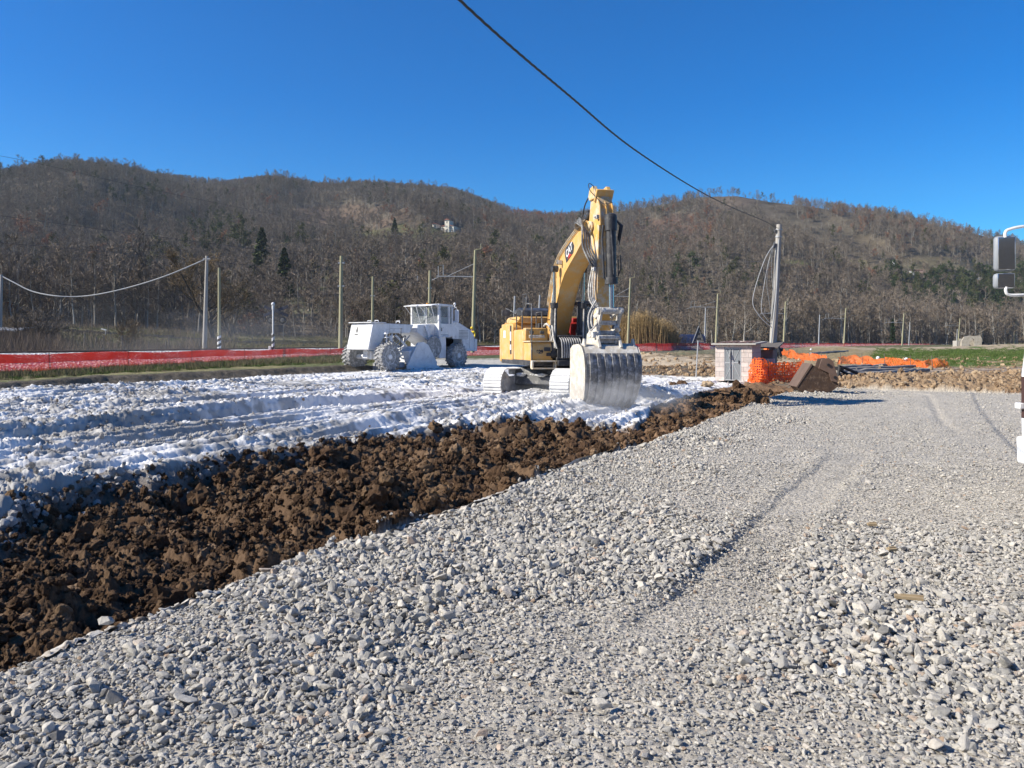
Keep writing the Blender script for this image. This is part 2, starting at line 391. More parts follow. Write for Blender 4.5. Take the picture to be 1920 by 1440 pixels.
green = col((.075, .12, .03)) * (.5 + n2); straw = col((.25, .21, .11)) * (.6 + .8 * n2); pale = col((.62, .59, .53)) * (.8 + .3 * n2)
def mk(a, b): return a
PYw = PY + (n1[..., 0] - .5) * 9 * sm(30, 60, YY) + (n3[..., 0] - .5) * 14 * sm(40, 80, YY)
cb = np.broadcast_to(brown, C.shape).copy()
def put(mask, c, soft=None):
    m = np.clip(mask, 0, 1)[..., None]; cb[...] = cb * (1 - m) + c * m
L = PX < 780
put(L * 1., green * .5 + straw * .6 * n3 + dk * .3)
put(L * (d_back < 1.6) * 1., dk * 1.1)  # grey-brown bank face, darkened for the shade on it
put(L * (n3[..., 0] > .52) * (d_back > 2.0) * .6, straw)
mid = (PX >= 700) & (PX < 1160)
put(mid * sm(671, 677, PYw), pale * .75); put(mid * (1 - sm(671, 677, PYw)), dk * .6 + green * .5)
R1 = (PX >= 1160) & (PX < 1620)
put(R1 * 1., brown)
put(R1 * sm(674, 678, PYw) * (1 - sm(688, 692, PYw)), sandy)
put(R1 * (1 - sm(672, 677, PYw)), dk * 1.2 + green * .5 * n3)
put(R1 * sm(689, 693, PYw) * (n1[..., 0] > .42), dk * 1.3)
R2 = sm(1440, 1560, PX)
put(R2 * sm(689, 694, PYw) * (1 - sm(706, 712, PYw)), brown * .8 + pale * .25 * (n1 > .5))
put(R2 * sm(704, 712, PYw), col((.30, .21, .13)) * (.55 + .8 * n2))
put(R2 * (1 - sm(688, 693, PYw)), straw * .7 + brown * .4)
put(sm(1600, 1700, PX) * (1 - sm(686, 691, PYw)) * sm(657, 661, PYw) * sm(.36, .5, n3[..., 0] + .1 * n1[..., 0]), green * 1.05)
put(sm(1480, 1560, PX) * (1 - sm(656, 660, PYw)), sandy * .8)
bey = sm(3, 8, dR(XX, YY))
put(bey, straw * .35 + green * .25 + brown * .2)
C = np.where(is_road[..., None], c_gravel, np.where(is_soil[..., None], c_soil, np.where(is_lime[..., None], c_lime, cb)))
brownzone = (is_soil & (PX > 1150))[..., None]
C = np.where(brownzone, C * 1.0 + col((.06, .035, .02)), C)

def ground_mat(name, bump, bscale, dist=.03, rough=.95, vary=.25, vs=12, voro=0):
    m, t, b = newmat(name); at = N(t, 'ShaderNodeAttribute', attribute_name='col')
    tc = N(t, 'ShaderNodeNewGeometry'); n = N(t, 'ShaderNodeTexNoise', Scale=vs, Detail=8.0, Roughness=.7); t.links.new(tc.outputs['Position'], n.inputs['Vector'])
    v = ramp(t, n.outputs[0], [(.3, (1 - vary,) * 3), (.7, (1 + vary,) * 3)])
    c = mixc(t, 1.0, at.outputs['Color'], v, 'MULTIPLY'); t.links.new(c, b.inputs['Base Color']); b.inputs['Roughness'].default_value = rough
    b.inputs['Specular IOR Level'].default_value = .15
    n3_ = N(t, 'ShaderNodeTexNoise', Scale=bscale, Detail=8.0, Roughness=.7); t.links.new(tc.outputs['Position'], n3_.inputs['Vector'])
    h = n3_.outputs[0]
    if voro:
        vo = N(t, 'ShaderNodeTexVoronoi', Scale=voro); t.links.new(tc.outputs['Position'], vo.inputs['Vector'])
        ma = N(t, 'ShaderNodeMath', operation='SUBTRACT'); t.links.new(h, ma.inputs[0]); t.links.new(vo.outputs['Distance'], ma.inputs[1]); h = ma.outputs[0]
    bp = N(t, 'ShaderNodeBump', Strength=bump, Distance=dist); t.links.new(h, bp.inputs['Height']); t.links.new(bp.outputs[0], b.inputs['Normal'])
    return m
MG = {'gravel_road': ground_mat('gravel_bed', 1.0, 30, .03, voro=22), 'excavated_soil': ground_mat('soil', .9, 35, .03, vs=20, vary=.35),
      'limed_field': ground_mat('lime', .5, 30, .02, vs=25, vary=.06), 'rough_land': ground_mat('land', .8, 12, .06, vs=8, vary=.3)}
nr, nc = XX.shape
idx = np.arange(nr * nc).reshape(nr, nc)
quads = np.stack([idx[:-1, :-1], idx[:-1, 1:], idx[1:, 1:], idx[1:, :-1]], -1).reshape(-1, 4)
V = np.stack([XX, YY, Z], -1).reshape(-1, 3); Cf = C.reshape(-1, 3)
reg = np.where(is_road, 0, np.where(is_soil, 1, np.where(is_lime, 2, 3)))[:-1, :-1].reshape(-1)
for k, nm in enumerate(('gravel_road', 'excavated_soil', 'limed_field', 'rough_land')):
    q = quads[reg == k]; ids, inv = np.unique(q, return_inverse=True)
    me = np_mesh(nm, V[ids], inv.reshape(-1, 4), {'col': Cf[ids]})
    tag(link(nm, me, MG[nm]), kind='structure')
from functools import lru_cache
def zat(x, y):            # height of the built ground
    u = x / y; j = int(np.clip(np.searchsorted(us, u), 1, nc - 1)); i = int(np.clip(np.searchsorted(Ys, y), 1, nr - 1))
    return float(Z[i, j])
def zarr(x, y):
    j = np.clip(np.searchsorted(us, x / y), 1, nc - 1); i = np.clip(np.searchsorted(Ys, y), 1, nr - 1); return Z[i, j], reg.reshape(nr - 1, nc - 1)[i - 1, j - 1], C[i, j]

# ---------------------------------------------------------------- hills
PATCH = [
    (838, 444, 30, 17, (.10, .10, .055), 0, 1), (815, 434, 14, 9, (.10, .10, .055), 0, 1), (1722, 516, 24, 7, (.14, .12, .08), 0, 1), (1830, 531, 18, 6, (.12, .12, .08), 0, 1), (751, 540, 12, 8, (.1, .09, .06), 0, 1), (491, 531, 12, 6, (.1, .09, .06), 0, 1), (533, 561, 12, 6, (.1, .1, .06), 0, 1),  # px, py, rx, ry, colour, tree density, strength
    (770, 442, 105, 17, (.115, .11, .05), .15, .9), (700, 452, 60, 9, (.12, .12, .05), .15, .8), (640, 408, 130, 22, (.14, .10, .07), .25, .85), (790, 520, 60, 12, (.12, .09, .065), .3, .7), (700, 560 - 40, 60, 12, (.12, .10, .065), .35, .6), (1330, 455, 60, 22, (.13, .085, .06), .4, .6),
    (560, 480, 70, 16, (.12, .10, .065), .3, .7), (690, 500, 90, 14, (.11, .085, .06), .4, .7), (820, 480, 60, 14, (.11, .085, .06), .4, .6),
    (1420, 392, 75, 22, (.115, .095, .07), .12, .9), (1360, 380, 40, 14, (.13, .10, .075), .12, .8), (1530, 432, 85, 26, (.125, .105, .075), .2, .9), (1620, 462, 70, 18, (.13, .105, .07), .2, .8),
    (1260, 430, 70, 25, (.12, .075, .055), .35, .8), (1720, 500, 180, 9, (.15, .13, .08), .08, .9), (1800, 488, 110, 8, (.15, .125, .075), .12, .8),
    (1480, 492, 45, 4, (.16, .19, .06), .0, 1), (1560, 491, 60, 3, (.17, .16, .08), .0, .9), (600, 520, 80, 7, (.15, .15, .08), .1, .7), (560, 541, 50, 4, (.13, .16, .06), .0, .9),
    (1880, 512, 60, 8, (.2, .19, .15), .05, .8), (560, 575, 90, 20, (.10, .11, .06), .3, .6)]
def patches(px, py):
    D = np.ones(px.shape); cols = []
    for (a, b, rx, ry, c, den, st) in PATCH:
        w = (fbm(px / 30 + a, py / 14, 3, int(a)) - .5) * 1.4
        m = (1 - sm(.7, 1.15, np.sqrt(((px - a) / rx) ** 2 + ((py - b) / ry) ** 2) + w)) * st
        cols.append((m, c)); D = D * (1 - m) + den * m
    return D, cols
hu = np.arange(-.96, .96, .003); hY = 106 * np.exp(np.linspace(0, math.log(950 / 106), 420))
HU, HYY = np.meshgrid(hu, hY); HX = HU * HYY; HZ = zhill(HX, HYY) - .02
HZ[0] -= .6
hPX = 960 + F * HU; hPY = HY - F * (HZ - H) / HYY
a1 = fbm(HX / 40, HYY / 40, 4, 201)[..., None]; a2 = fbm(HX / 6, HYY / 6, 4, 202)[..., None]
HC = (col((.13, .10, .075)) * (1 - a1) + col((.10, .09, .065)) * a1) * (.6 + .8 * a2)
Yb_, Yc_, _ = hillpar(hPX)
fld = (HYY < Yb_ - 8)[..., None]
_m = sm(430, 500, hPX)[..., None]
HC = np.where(fld, (col((.115, .10, .055)) * (1 - a1) + col((.075, .085, .038)) * a1) * (.7 + .6 * a2) * (1 + .7 * _m), HC)
_, cl = patches(hPX, hPY)
for m, c in cl:
    m = (m * (HYY > Yb_))[..., None]; HC = HC * (1 - m) + col(c) * (.55 + .9 * a2) * m
nr2, nc2 = HX.shape; ix2 = np.arange(nr2 * nc2).reshape(nr2, nc2)
q2 = np.stack([ix2[:-1, :-1], ix2[:-1, 1:], ix2[1:, 1:], ix2[1:, :-1]], -1).reshape(-1, 4)
me = np_mesh('hills', np.stack([HX, HYY, HZ], -1).reshape(-1, 3), q2, {'col': HC.reshape(-1, 3)})
HM_ = ground_mat('hill_floor', 1.0, .8, 1.2, vary=.4, vs=.5)
tag(link('hills', me, HM_), kind='structure')
# the same kind of hills behind the camera
bu = np.linspace(-math.pi, 0, 260); br_ = np.linspace(160, 900, 60); BU, BR = np.meshgrid(bu, br_); BX = BR * np.cos(BU); BY = BR * np.sin(BU); BZ = sm(160, 560, BR) * (48 + 105 * fbm(BX / 230, BY / 230, 4, 808)) * (1 - .7 * sm(650, 900, BR)) - 1
ib = np.arange(BX.size).reshape(BX.shape); qb = np.stack([ib[:-1, :-1], ib[:-1, 1:], ib[1:, 1:], ib[1:, :-1]], -1).reshape(-1, 4)
tag(link('hills', np_mesh('hills_behind', np.stack([BX, BY, BZ], -1).reshape(-1, 3), qb, {'col': np.full((BX.size, 3), .05) * (.6 + .8 * fbm(BX / 20, BY / 20, 3, 809)).reshape(-1, 1) * np.array([[1.2, 1, .75]])}), HM_), kind='structure')
# the plain all round, below the built patches
mb = MB(); n = 96
mb.add([(0, 0, -.9)] + [(960 * math.cos(2 * math.pi * k / n), 960 * math.sin(2 * math.pi * k / n), -.9) for k in range(n)], [(0, 1 + k, 1 + (k + 1) % n) for k in range(n)])
tag(mb.build('ground', pm('plain', (.12, .11, .06), (.16, .13, .08), .02, .95), smooth=False), kind='structure')
# ================================================================ SCATTERING (one object each, for what nobody could count)
def scatter(name, pts, rot, scl, idx, protos, label, cat, kind='stuff'):
    pc = bpy.data.collections.new(name + '_kinds')
    for i, p in enumerate(protos): p.name = '%s_%03d' % (name, i); pc.objects.link(p)
    me = bpy.data.meshes.new(name); n = len(pts); me.vertices.add(n); me.vertices.foreach_set('co', np.asarray(pts, np.float32).ravel())
    for nm, a in (('rot', rot), ('scl', scl)):
        at = me.attributes.new(nm, 'FLOAT_VECTOR', 'POINT'); at.data.foreach_set('vector', np.asarray(a, np.float32).ravel())
    at = me.attributes.new('pick', 'INT', 'POINT'); at.data.foreach_set('value', np.asarray(idx, np.int32))
    o = bpy.data.objects.new(name, me); COL.objects.link(o)
    g = bpy.data.node_groups.new(name, 'GeometryNodeTree')
    g.interface.new_socket('Geometry', in_out='INPUT', socket_type='NodeSocketGeometry'); g.interface.new_socket('Geometry', in_out='OUTPUT', socket_type='NodeSocketGeometry')
    a = g.nodes.new('NodeGroupInput'); z = g.nodes.new('NodeGroupOutput'); ins = g.nodes.new('GeometryNodeInstanceOnPoints')
    ci = g.nodes.new('GeometryNodeCollectionInfo'); ci.inputs['Collection'].default_value = pc; ci.inputs['Separate Children'].default_value = True; ci.inputs['Reset Children'].default_value = True
    def na(nm, t):
        q = g.nodes.new('GeometryNodeInputNamedAttribute'); q.data_type = t; q.inputs[0].default_value = nm; return [s for s in q.outputs if s.enabled][0]
    e2r = g.nodes.new('FunctionNodeEulerToRotation')
    L_ = g.links.new
    L_(a.outputs[0], ins.inputs['Points']); L_(ci.outputs[0], ins.inputs['Instance']); ins.inputs['Pick Instance'].default_value = True
    L_(na('pick', 'INT'), ins.inputs['Instance Index']); L_(na('rot', 'FLOAT_VECTOR'), e2r.inputs[0]); L_(e2r.outputs[0], ins.inputs['Rotation']); L_(na('scl', 'FLOAT_VECTOR'), ins.inputs['Scale'])
    L_(ins.outputs[0], z.inputs[0])
    md = o.modifiers.new('scatter', 'NODES'); md.node_group = g
    return tag(o, label, cat, kind=kind)
rng = np.random.default_rng(5)
# ---------------------------------------------------------------- stones
def stone_mat(name, stops, bump=.5):
    m, t, b = newmat(name); oi = N(t, 'ShaderNodeObjectInfo'); tc = N(t, 'ShaderNodeTexCoord')
    c = ramp(t, oi.outputs['Random'], stops)
    n = N(t, 'ShaderNodeTexNoise', Scale=2.5, Detail=8.0, Roughness=.75); t.links.new(tc.outputs['Object'], n.inputs['Vector'])
    v = ramp(t, n.outputs[0], [(.3, (.72,) * 3), (.7, (1.18,) * 3)]); c = mixc(t, 1.0, c, v, 'MULTIPLY'); t.links.new(c, b.inputs['Base Color'])
    b.inputs['Roughness'].default_value = .95; b.inputs['Specular IOR Level'].default_value = .15
    bp = N(t, 'ShaderNodeBump', Strength=bump, Distance=.05); t.links.new(n.outputs[0], bp.inputs['Height']); t.links.new(bp.outputs[0], b.inputs['Normal'])
    return m
MS = stone_mat('crushed_limestone', [(0, (.21, .20, .185)), (.12, (.34, .325, .295)), (.3, (.46, .43, .375)), (.5, (.55, .51, .445)), (.62, (.36, .345, .32)), (.78, (.60, .56, .49)),
                                     (.9, (.38, .37, .35)), (.965, (.52, .47, .41)), (.985, (.48, .38, .30)), (1, (.36, .26, .18))])
def stone(seed, flat=.7):
    r = random.Random(seed); b = bmesh.new(); ax = (1, r.uniform(.62, .95), r.uniform(flat * .7, flat * 1.1))
    for _ in range(r.randint(11, 17)):
        v = Vector((r.gauss(0, 1), r.gauss(0, 1), r.gauss(0, 1))).normalized() * r.uniform(.8, 1.0)
        b.verts.new((v.x * ax[0] * .5, v.y * ax[1] * .5, v.z * ax[2] * .5))
    bmesh.ops.convex_hull(b, input=b.verts)
    for v in [v for v in b.verts if not v.link_faces]: b.verts.remove(v)
    bmesh.ops.bevel(b, geom=list(b.edges), offset=.035, segments=1, affect='EDGES', clamp_overlap=True)
    me = bpy.data.meshes.new('stone'); b.to_mesh(me); b.free(); me.materials.append(MS); return bpy.data.objects.new('stone', me)
SP = [stone(i) for i in range(14)]
def sample(n, y0, y1, u0=-.74, u1=.74, p=1.0):
    """points with even density over the ground between two distances"""
    y = np.sqrt(rng.uniform(y0 ** 2, y1 ** 2, n)); return rng.uniform(u0, u1, n) * y, y
parts = []
for (y0, y1, dens) in ((2.3, 4.5, 3300), (4.5, 7, 2600), (7, 11, 1500), (11, 17, 700), (17, 30, 280)):
    area = .74 * (y1 * y1 - y0 * y0); x, y = sample(int(area * dens), y0, y1)
    z, rg, _ = zarr(x, y); keep = rg == 0; x, y, z = x[keep], y[keep], z[keep]
    px = 960 + F * x / y; py = pyof(y)
    dxe = x - np.interp(y, [3, 4.2, 6.6, 10, 20, 29], [-3.3, -2.75, -1.54, .28, 5.9, 10.7])
    coarse = np.clip(.12 + .88 * sm(.20, .72, fbm(x * .45 + 3, y * .45, 3, 300) - .03 + .30 * (1 - sm(.8, 3.8, dxe)) - .24 * sm(1.4, 3.6, dxe) - .16 * sm(6.0, 11, y)), 0, 1)
    _, rin = road_z(x, y)
    fine = np.maximum(rin, .75 * np.exp(-((x - r3(y)) / .5) ** 2) * (y > 13))
    s = np.exp(rng.normal(0, .42, len(x))) * (.0165 + .0205 * coarse) * (1 - .5 * fine)
    s = np.clip(s, .012, .11); big = rng.random(len(x)) < .006 * (1 - fine); s = np.where(big, s * 1.7, s)
    s = s * (1 + .015 * np.clip(y - 8, 0, 12))
    k2 = rng.random(len(x)) > .35 * (1 - coarse) * (y > 0)
    x, y, z, s, coarse = x[k2], y[k2], z[k2], s[k2], coarse[k2]
    lift = s * (rng.uniform(-.26, .22, len(x)) * (1 - coarse) + coarse * rng.uniform(-.1, .5, len(x)))
    parts.append(np.stack([x, y, z + lift + .004, s, coarse], 1))
S_ = np.concatenate(parts); n = len(S_)
tilt = (.12 + .88 * S_[:, 4])
rot = np.stack([rng.normal(0, .55, n) * tilt, rng.normal(0, .55, n) * tilt, rng.uniform(0, 6.28, n)], 1)
scl = S_[:, 3:4] * np.stack([rng.uniform(.9, 1.45, n), rng.uniform(.85, 1.15, n), rng.uniform(.7, 1.15, n)], 1)
scatter('gravel_stones', S_[:, :3], rot, scl, rng.integers(0, 14, n), SP, 'grey crushed stones covering the gravel road', 'gravel')
NST = n
# railway ballast, spilled lumps and clods
def clod_mesh(seed, mat, sub=3, amp=.5):
    b = bmesh.new(); bmesh.ops.create_icosphere(b, subdivisions=sub, radius=.5)
    P3 = np.array([v.co[:] for v in b.verts]); r = random.Random(seed); o1 = r.uniform(0, 50)
    d = (fbm(P3[:, 0] * 3 + o1, P3[:, 1] * 3 + P3[:, 2] * 4.3, 4, seed) - .5) * 2 * amp + (bil(P3[:, 0] * 7 + P3[:, 2] * 5 + o1, P3[:, 1] * 6 - P3[:, 2] * 5, seed + 9) - .4) * amp * 1.0
    for v, k in zip(b.verts, d): v.co = v.co * (1 + float(k)); v.co.z *= .75
    me = bpy.data.meshes.new('clod'); b.to_mesh(me); b.free(); me.materials.append(mat); return bpy.data.objects.new('clod', me)
MSOIL = stone_mat('clod_soil', [(0, (.065, .038, .022)), (.4, (.095, .056, .032)), (.75, (.135, .082, .046)), (.93, (.2, .13, .075)), (1, (.28, .19, .12))], .9)
MLIME = stone_mat('clod_lime', [(0, (.78, .78, .79)), (.62, (.70, .70, .70)), (.8, (.52, .51, .49)), (.9, (.32, .29, .26)), (1, (.2, .15, .11))], .5)
MGREY = stone_mat('clod_grey', [(0, (.24, .22, .2)), (.5, (.36, .34, .32)), (1, (.5, .49, .47))], .6)
MTAN = stone_mat('clod_tan', [(0, (.2, .13, .075)), (.5, (.34, .24, .15)), (1, (.42, .32, .21))], .8)
CS = [clod_mesh(i, MSOIL, 3, .55) for i in range(8)]; CL = [clod_mesh(i + 20, MLIME, 2, .5) for i in range(5)]; CG = [clod_mesh(i + 30, MGREY, 2, .5) for i in range(4)]; CT = [clod_mesh(i + 40, MTAN, 3, .5) for i in range(5)]
px_, ix_, sc_ = [], [], []
for (y0, y1, dens, smul) in ((3.5, 9, 420, .72), (9, 14, 260, .9), (14, 27, 70, 1.15)):
    area = .74 * (y1 * y1 - y0 * y0); x, y = sample(int(area * dens), y0, y1); z, rg, _ = zarr(x, y); k = rg == 1; x, y, z = x[k], y[k], z[k]
    dl = (f_lime(960 + F * x / y) - pyof(y)) * y * y / (F * H)
    s = np.clip(np.exp(rng.normal(-2.95, .6, len(x))) * smul, .022, .26)
    s = np.where(np.abs(dl) < .5, np.minimum(s, .11), s)
    g = .7 * np.exp(-(dl / .3) ** 2) > rng.random(len(x))
    px_.append(np.stack([x, y, z + s * .12], 1)); sc_.append(s); ix_.append(np.where(g, rng.integers(8, 12, len(x)), rng.integers(0, 8, len(x))))
p = np.concatenate(px_); s = np.concatenate(sc_); n = len(p)
scatter('soil_clods', p, rng.uniform(0, 6.28, (n, 3)), s[:, None] * rng.uniform(.75, 1.25, (n, 3)), np.concatenate(ix_), CS + CG, 'dark brown clods of churned soil beside the gravel', 'soil clods')
px_, sc_ = [], []
for (y0, y1, dens) in ((7, 16, 65), (16, 30, 30), (30, 46, 8)):
    area = .74 * (y1 * y1 - y0 * y0); x, y = sample(int(area * dens), y0, y1); z, rg, _ = zarr(x, y); k = rg == 2; x, y, z = x[k], y[k], z[k]
    k = fbm(x * .35, y * .25, 3, 28) + rng.normal(0, .09, len(x)) > .46; x, y, z = x[k], y[k], z[k]
    s = np.clip(np.exp(rng.normal(-3.3, .45, len(x))), .02, .10) * (1 + (y > 22) * .5)
    px_.append(np.stack([x, y, z + s * .15], 1)); sc_.append(s)
p = np.concatenate(px_); s = np.concatenate(sc_); n = len(p); cc_ = zarr(p[:, 0], p[:, 1])[2].mean(1)
scatter('lime_lumps', p, rng.uniform(0, 6.28, (n, 3)), s[:, None] * rng.uniform(.75, 1.3, (n, 3)), np.where(cc_ < .58, rng.integers(5, 9, n), rng.integers(0, 5, n)), [c.copy() for c in CL] + [c.copy() for c in CG], 'white lumps of quicklime on the limed field', 'lime lumps')
# tan clods along the far edge of the road and in the middle ground
x, y = sample(16000, 25, 60, .12, .74); z, rg, _ = zarr(x, y); px = 960 + F * x / y; py = pyof(y)
k = (rg == 3) & (((px > 1560) & (py > 704)) | ((px > 1180) & (px < 1460) & (py > 690)) | (rng.random(len(x)) < .12)); x, y, z = x[k], y[k], z[k]
s = np.clip(np.exp(rng.normal(-2.35, .5, len(x))), .05, .34)
scatter('spoil_clods', np.stack([x, y, z + s * .1], 1), rng.uniform(0, 6.28, (len(x), 3)), s[:, None] * rng.uniform(.8, 1.3, (len(x), 3)), rng.integers(0, 5, len(x)), CT, 'tan clods of dug earth along the far edge of the road', 'earth clods')

# ---------------------------------------------------------------- trees
def bark(name, stops, rough=.95):
    m, t, b = newmat(name); oi = N(t, 'ShaderNodeObjectInfo'); g = N(t, 'ShaderNodeNewGeometry')
    c = ramp(t, oi.outputs['Random'], stops); v = ramp(t, g.outputs['Random Per Island'], [(0, (.6,) * 3), (1, (1.45,) * 3)])
    c = mixc(t, 1.0, c, v, 'MULTIPLY'); t.links.new(c, b.inputs['Base Color']); b.inputs['Roughness'].default_value = rough; b.inputs['Specular IOR Level'].default_value = .1
    return m
MB_TW = bark('bare_twigs', [(0, (.145, .12, .095)), (.35, (.20, .162, .125)), (.65, (.24, .197, .155)), (1, (.18, .14, .102))])
MB_TR = bark('tree_bark', [(0, (.12, .10, .08)), (.5, (.2, .18, .15)), (1, (.30, .28, .24))])
MB_PALE = bark('pale_bark', [(0, (.22, .20, .17)), (1, (.33, .31, .27))])
MB_RED = bark('withered_leaves', [(0, (.24, .115, .07)), (.5, (.28, .15, .09)), (1, (.2, .12, .08))])
MB_GREEN = bark('evergreen', [(0, (.035, .055, .02)), (.5, (.055, .075, .028)), (1, (.075, .09, .04))])
MB_OLIVE = bark('ivy_leaves', [(0, (.07, .075, .03)), (1, (.10, .10, .045))])
MB_TAN = bark('dry_reed', [(0, (.30, .21, .10)), (.5, (.38, .28, .15)), (1, (.24, .17, .09))])
def rv(r, s=1): return Vector((r.gauss(0, s), r.gauss(0, s), r.gauss(0, s)))
def grow(seed, h, spread=.45, up=.5, nl=10, nb=5, nt=6, tw=.045, leaf=0, lsz=.16, trunk_r=None, base=.25, tl=.9, ns=1):
    """a bare tree: returns (trunk_mb, crown_mb)"""
    r = random.Random(seed); T = MB(); K = MB(); R0 = trunk_r or h * .014
    tops = []
    for q in range(ns):
        lean = Vector((r.gauss(0, .05), r.gauss(0, .05), 1)).normalized() if ns == 1 else Vector((r.gauss(0, .22), r.gauss(0, .22), 1)).normalized()
        p = Vector((r.gauss(0, .12), r.gauss(0, .12), 0)) * (ns > 1); pts = [p.copy() - Vector((0, 0, .3))]; rs = [R0 * 1.25]
        for i in range(7):
            p = p + (lean + rv(r, .06)) * h / 7.6; pts.append(p.copy()); rs.append(R0 * (1 - (i + 1) / 7.6))
        T.tube(pts, 0, 5, rs)
        def at(f):
            x = f * 7; i = min(int(x), 6); return pts[i].lerp(pts[i + 1], x - i)
        for j in range(nl // ns):
            f = base + (1 - base) * (j + r.random()) / (nl // ns); o = at(min(f, .97)); a = r.uniform(0, 6.28) if ns == 1 else r.uniform(0, 6.28)
            L = h * spread * (1.15 - f * .75) * r.uniform(.7, 1.2); d = Vector((math.cos(a), math.sin(a), up * r.uniform(.5, 1.6))).normalized()
            bp = [o]; pp = o.copy(); rr = [R0 * .45 * (1.15 - f)]
            for i in range(4):
                d = (d + rv(r, .14) + Vector((0, 0, .13))).normalized(); pp = pp + d * L / 4; bp.append(pp.copy()); rr.append(rr[0] * (1 - (i + 1) / 4.4))
            T.tube(bp, 0, 3, rr, cap=False)
            for k in range(nb):
                g = r.uniform(.25, 1); x = g * 4; i = min(int(x), 3); o2 = bp[i].lerp(bp[i + 1], x - i)
                d2 = ((bp[i + 1] - bp[i]).normalized() + rv(r, .55) + Vector((0, 0, .2))).normalized(); L2 = L * r.uniform(.3, .5)
                e = o2 + d2 * L2; w = d2.orthogonal().normalized() * (tw * .8); w2 = d2.cross(w).normalized() * (tw * .8)
                K.add([o2 + w, o2 - w, o2 + w2, o2 - w2, e], [(0, 1, 4), (2, 3, 4)])
                for m_ in range(nt):
                    o3 = o2.lerp(e, r.uniform(.15, 1)); d3 = (d2 + rv(r, .6) + Vector((0, 0, .15))).normalized(); e3 = o3 + d3 * tl * r.uniform(.5, 1.2)
                    w = (d3.cross(rv(r))).normalized() * tw * .5; K.add([o3 + w, o3 - w, e3], [(0, 1, 2)])
                    for l_ in range(leaf):
                        c = o3.lerp(e3, r.random()) + rv(r, lsz * .8); a_ = rv(r).normalized() * lsz; b_ = a_.cross(rv(r)).normalized() * lsz * .7
                        K.add([c - a_, c + b_, c + a_, c - b_], [(0, 1, 2, 3)])
    return T, K
def conifer(seed, h, w, slim=False, n=900, lsz=.2):
    r = random.Random(seed); T = MB(); K = MB(); T.tube([(0, 0, -.3), (0, 0, h * .5), (0, 0, h * .97)], 0, 6, [h * .02, h * .013, .02])
    for i in range(n):
        f = r.random() ** .8; z = h * (.06 + .94 * f); rad = w * ((1 - f) ** (.55 if slim else .8)) * (1 if not slim else min(1, f * 5 + .4)) * (.75 + .25 * math.sin(z * 5 + i % 3)); a = r.uniform(0, 6.28); q = rad * r.uniform(.35, 1) ** .5
        c = Vector((q * math.cos(a), q * math.sin(a), z)); d = Vector((math.cos(a), math.sin(a), .4 if slim else -.15)) + rv(r, .35); d.normalize(); b_ = d.cross(rv(r)).normalized() * lsz * .45
        K.add([c - d * lsz, c + b_, c + d * lsz, c - b_], [(0, 1, 2, 3)])
    return T, K
def joined(T, mt, K, mk_):
    me = bpy.data.meshes.new('tree'); b = len(T.v)
    me.from_pydata(T.v + K.v, [], T.f + [tuple(b + i for i in f) for f in K.f]); me.materials.append(mt); me.materials.append(mk_)
    me.polygons.foreach_set('material_index', [0] * len(T.f) + [1] * len(K.f)); return bpy.data.objects.new('tree', me)
WP = []
for i in range(4): WP.append(joined(*sum(zip(grow(100 + i, 8.5 + i * .6, .36, .7, 12, 5, 7, .07), (MB_TR, MB_TW)), ())))                 # 0-3 grey
for i in range(2): WP.append(joined(*sum(zip(grow(110 + i, 10.5, .2, 1.5, 13, 4, 5, .06, trunk_r=.13), (MB_PALE, MB_TW)), ())))       # 4-5 upright, pale stems
for i in range(2): WP.append(joined(*sum(zip(grow(120 + i, 6.5, .40, .6, 10, 5, 5, .05, leaf=2, lsz=.16), (MB_TR, MB_RED)), ())))     # 6-7 oak keeping brown leaves
for i in range(2): WP.append(joined(*sum(zip(grow(130 + i, 7.5, .36, .5, 10, 5, 5, .05, leaf=3, lsz=.2), (MB_TR, MB_GREEN)), ())))    # 8-9 evergreen oak
for i in range(2): WP.append(joined(*sum(zip(grow(140 + i, 2.6, .6, .7, 12, 4, 7, .06, tl=.6, base=.02, trunk_r=.05), (MB_TR, MB_TW)), ())))    # 10-11 scrub
WP.append(joined(*sum(zip(grow(150, 9.0, .34, .8, 12, 5, 6, .06, leaf=1, lsz=.2), (MB_TR, MB_OLIVE)), ())))                              # 12 ivy-clad
WP.append(joined(*sum(zip(conifer(160, 9, 1.9, n=1100, lsz=.45), (MB_TR, MB_GREEN)), ())))                                             # 13 conifer
KIND = [  # px, py, rx, ry, kind set, strength
    (1030, 408, 75, 18, (6, 7, 6, 7, 0), .85), (1290, 420, 80, 26, (6, 7, 10, 0), .55), (1230, 470, 60, 30, (6, 7, 1, 2), .45), (1560, 420, 90, 30, (6, 7, 10, 1), .6), (1700, 440, 90, 30, (6, 7, 1, 2), .5),
    (1810, 555, 150, 38, (8, 9, 8, 9, 12), .85), (1700, 530, 60, 18, (8, 9, 12, 1), .6), (1880, 540, 120, 30, (8, 9, 12), .7), (1290, 530, 90, 40, (12, 8, 0, 1, 2), .35), (1240, 560, 70, 30, (12, 9, 1), .3),
    (250, 385, 70, 22, (12, 8, 0, 1), .45), (400, 440, 60, 25, (12, 8, 1, 12), .5), (420, 475, 50, 12, (9, 12, 8), .6), (560, 470, 30, 20, (12, 9, 1), .45), (330, 500, 80, 20, (12, 1, 2), .4), (1040, 470, 60, 20, (12, 9, 1), .3), (1380, 540, 60, 20, (12, 9, 1), .4), (900, 520, 80, 30, (12, 0, 1, 10), .3), (960, 430, 60, 25, (6, 0, 1), .3), (100, 470, 120, 50, (6, 1, 2, 3), .3)]  # dark ivy sets put the shade of the slope's relief into tree colour
x, y = sample(88000, 118, 760, -.82, .82)
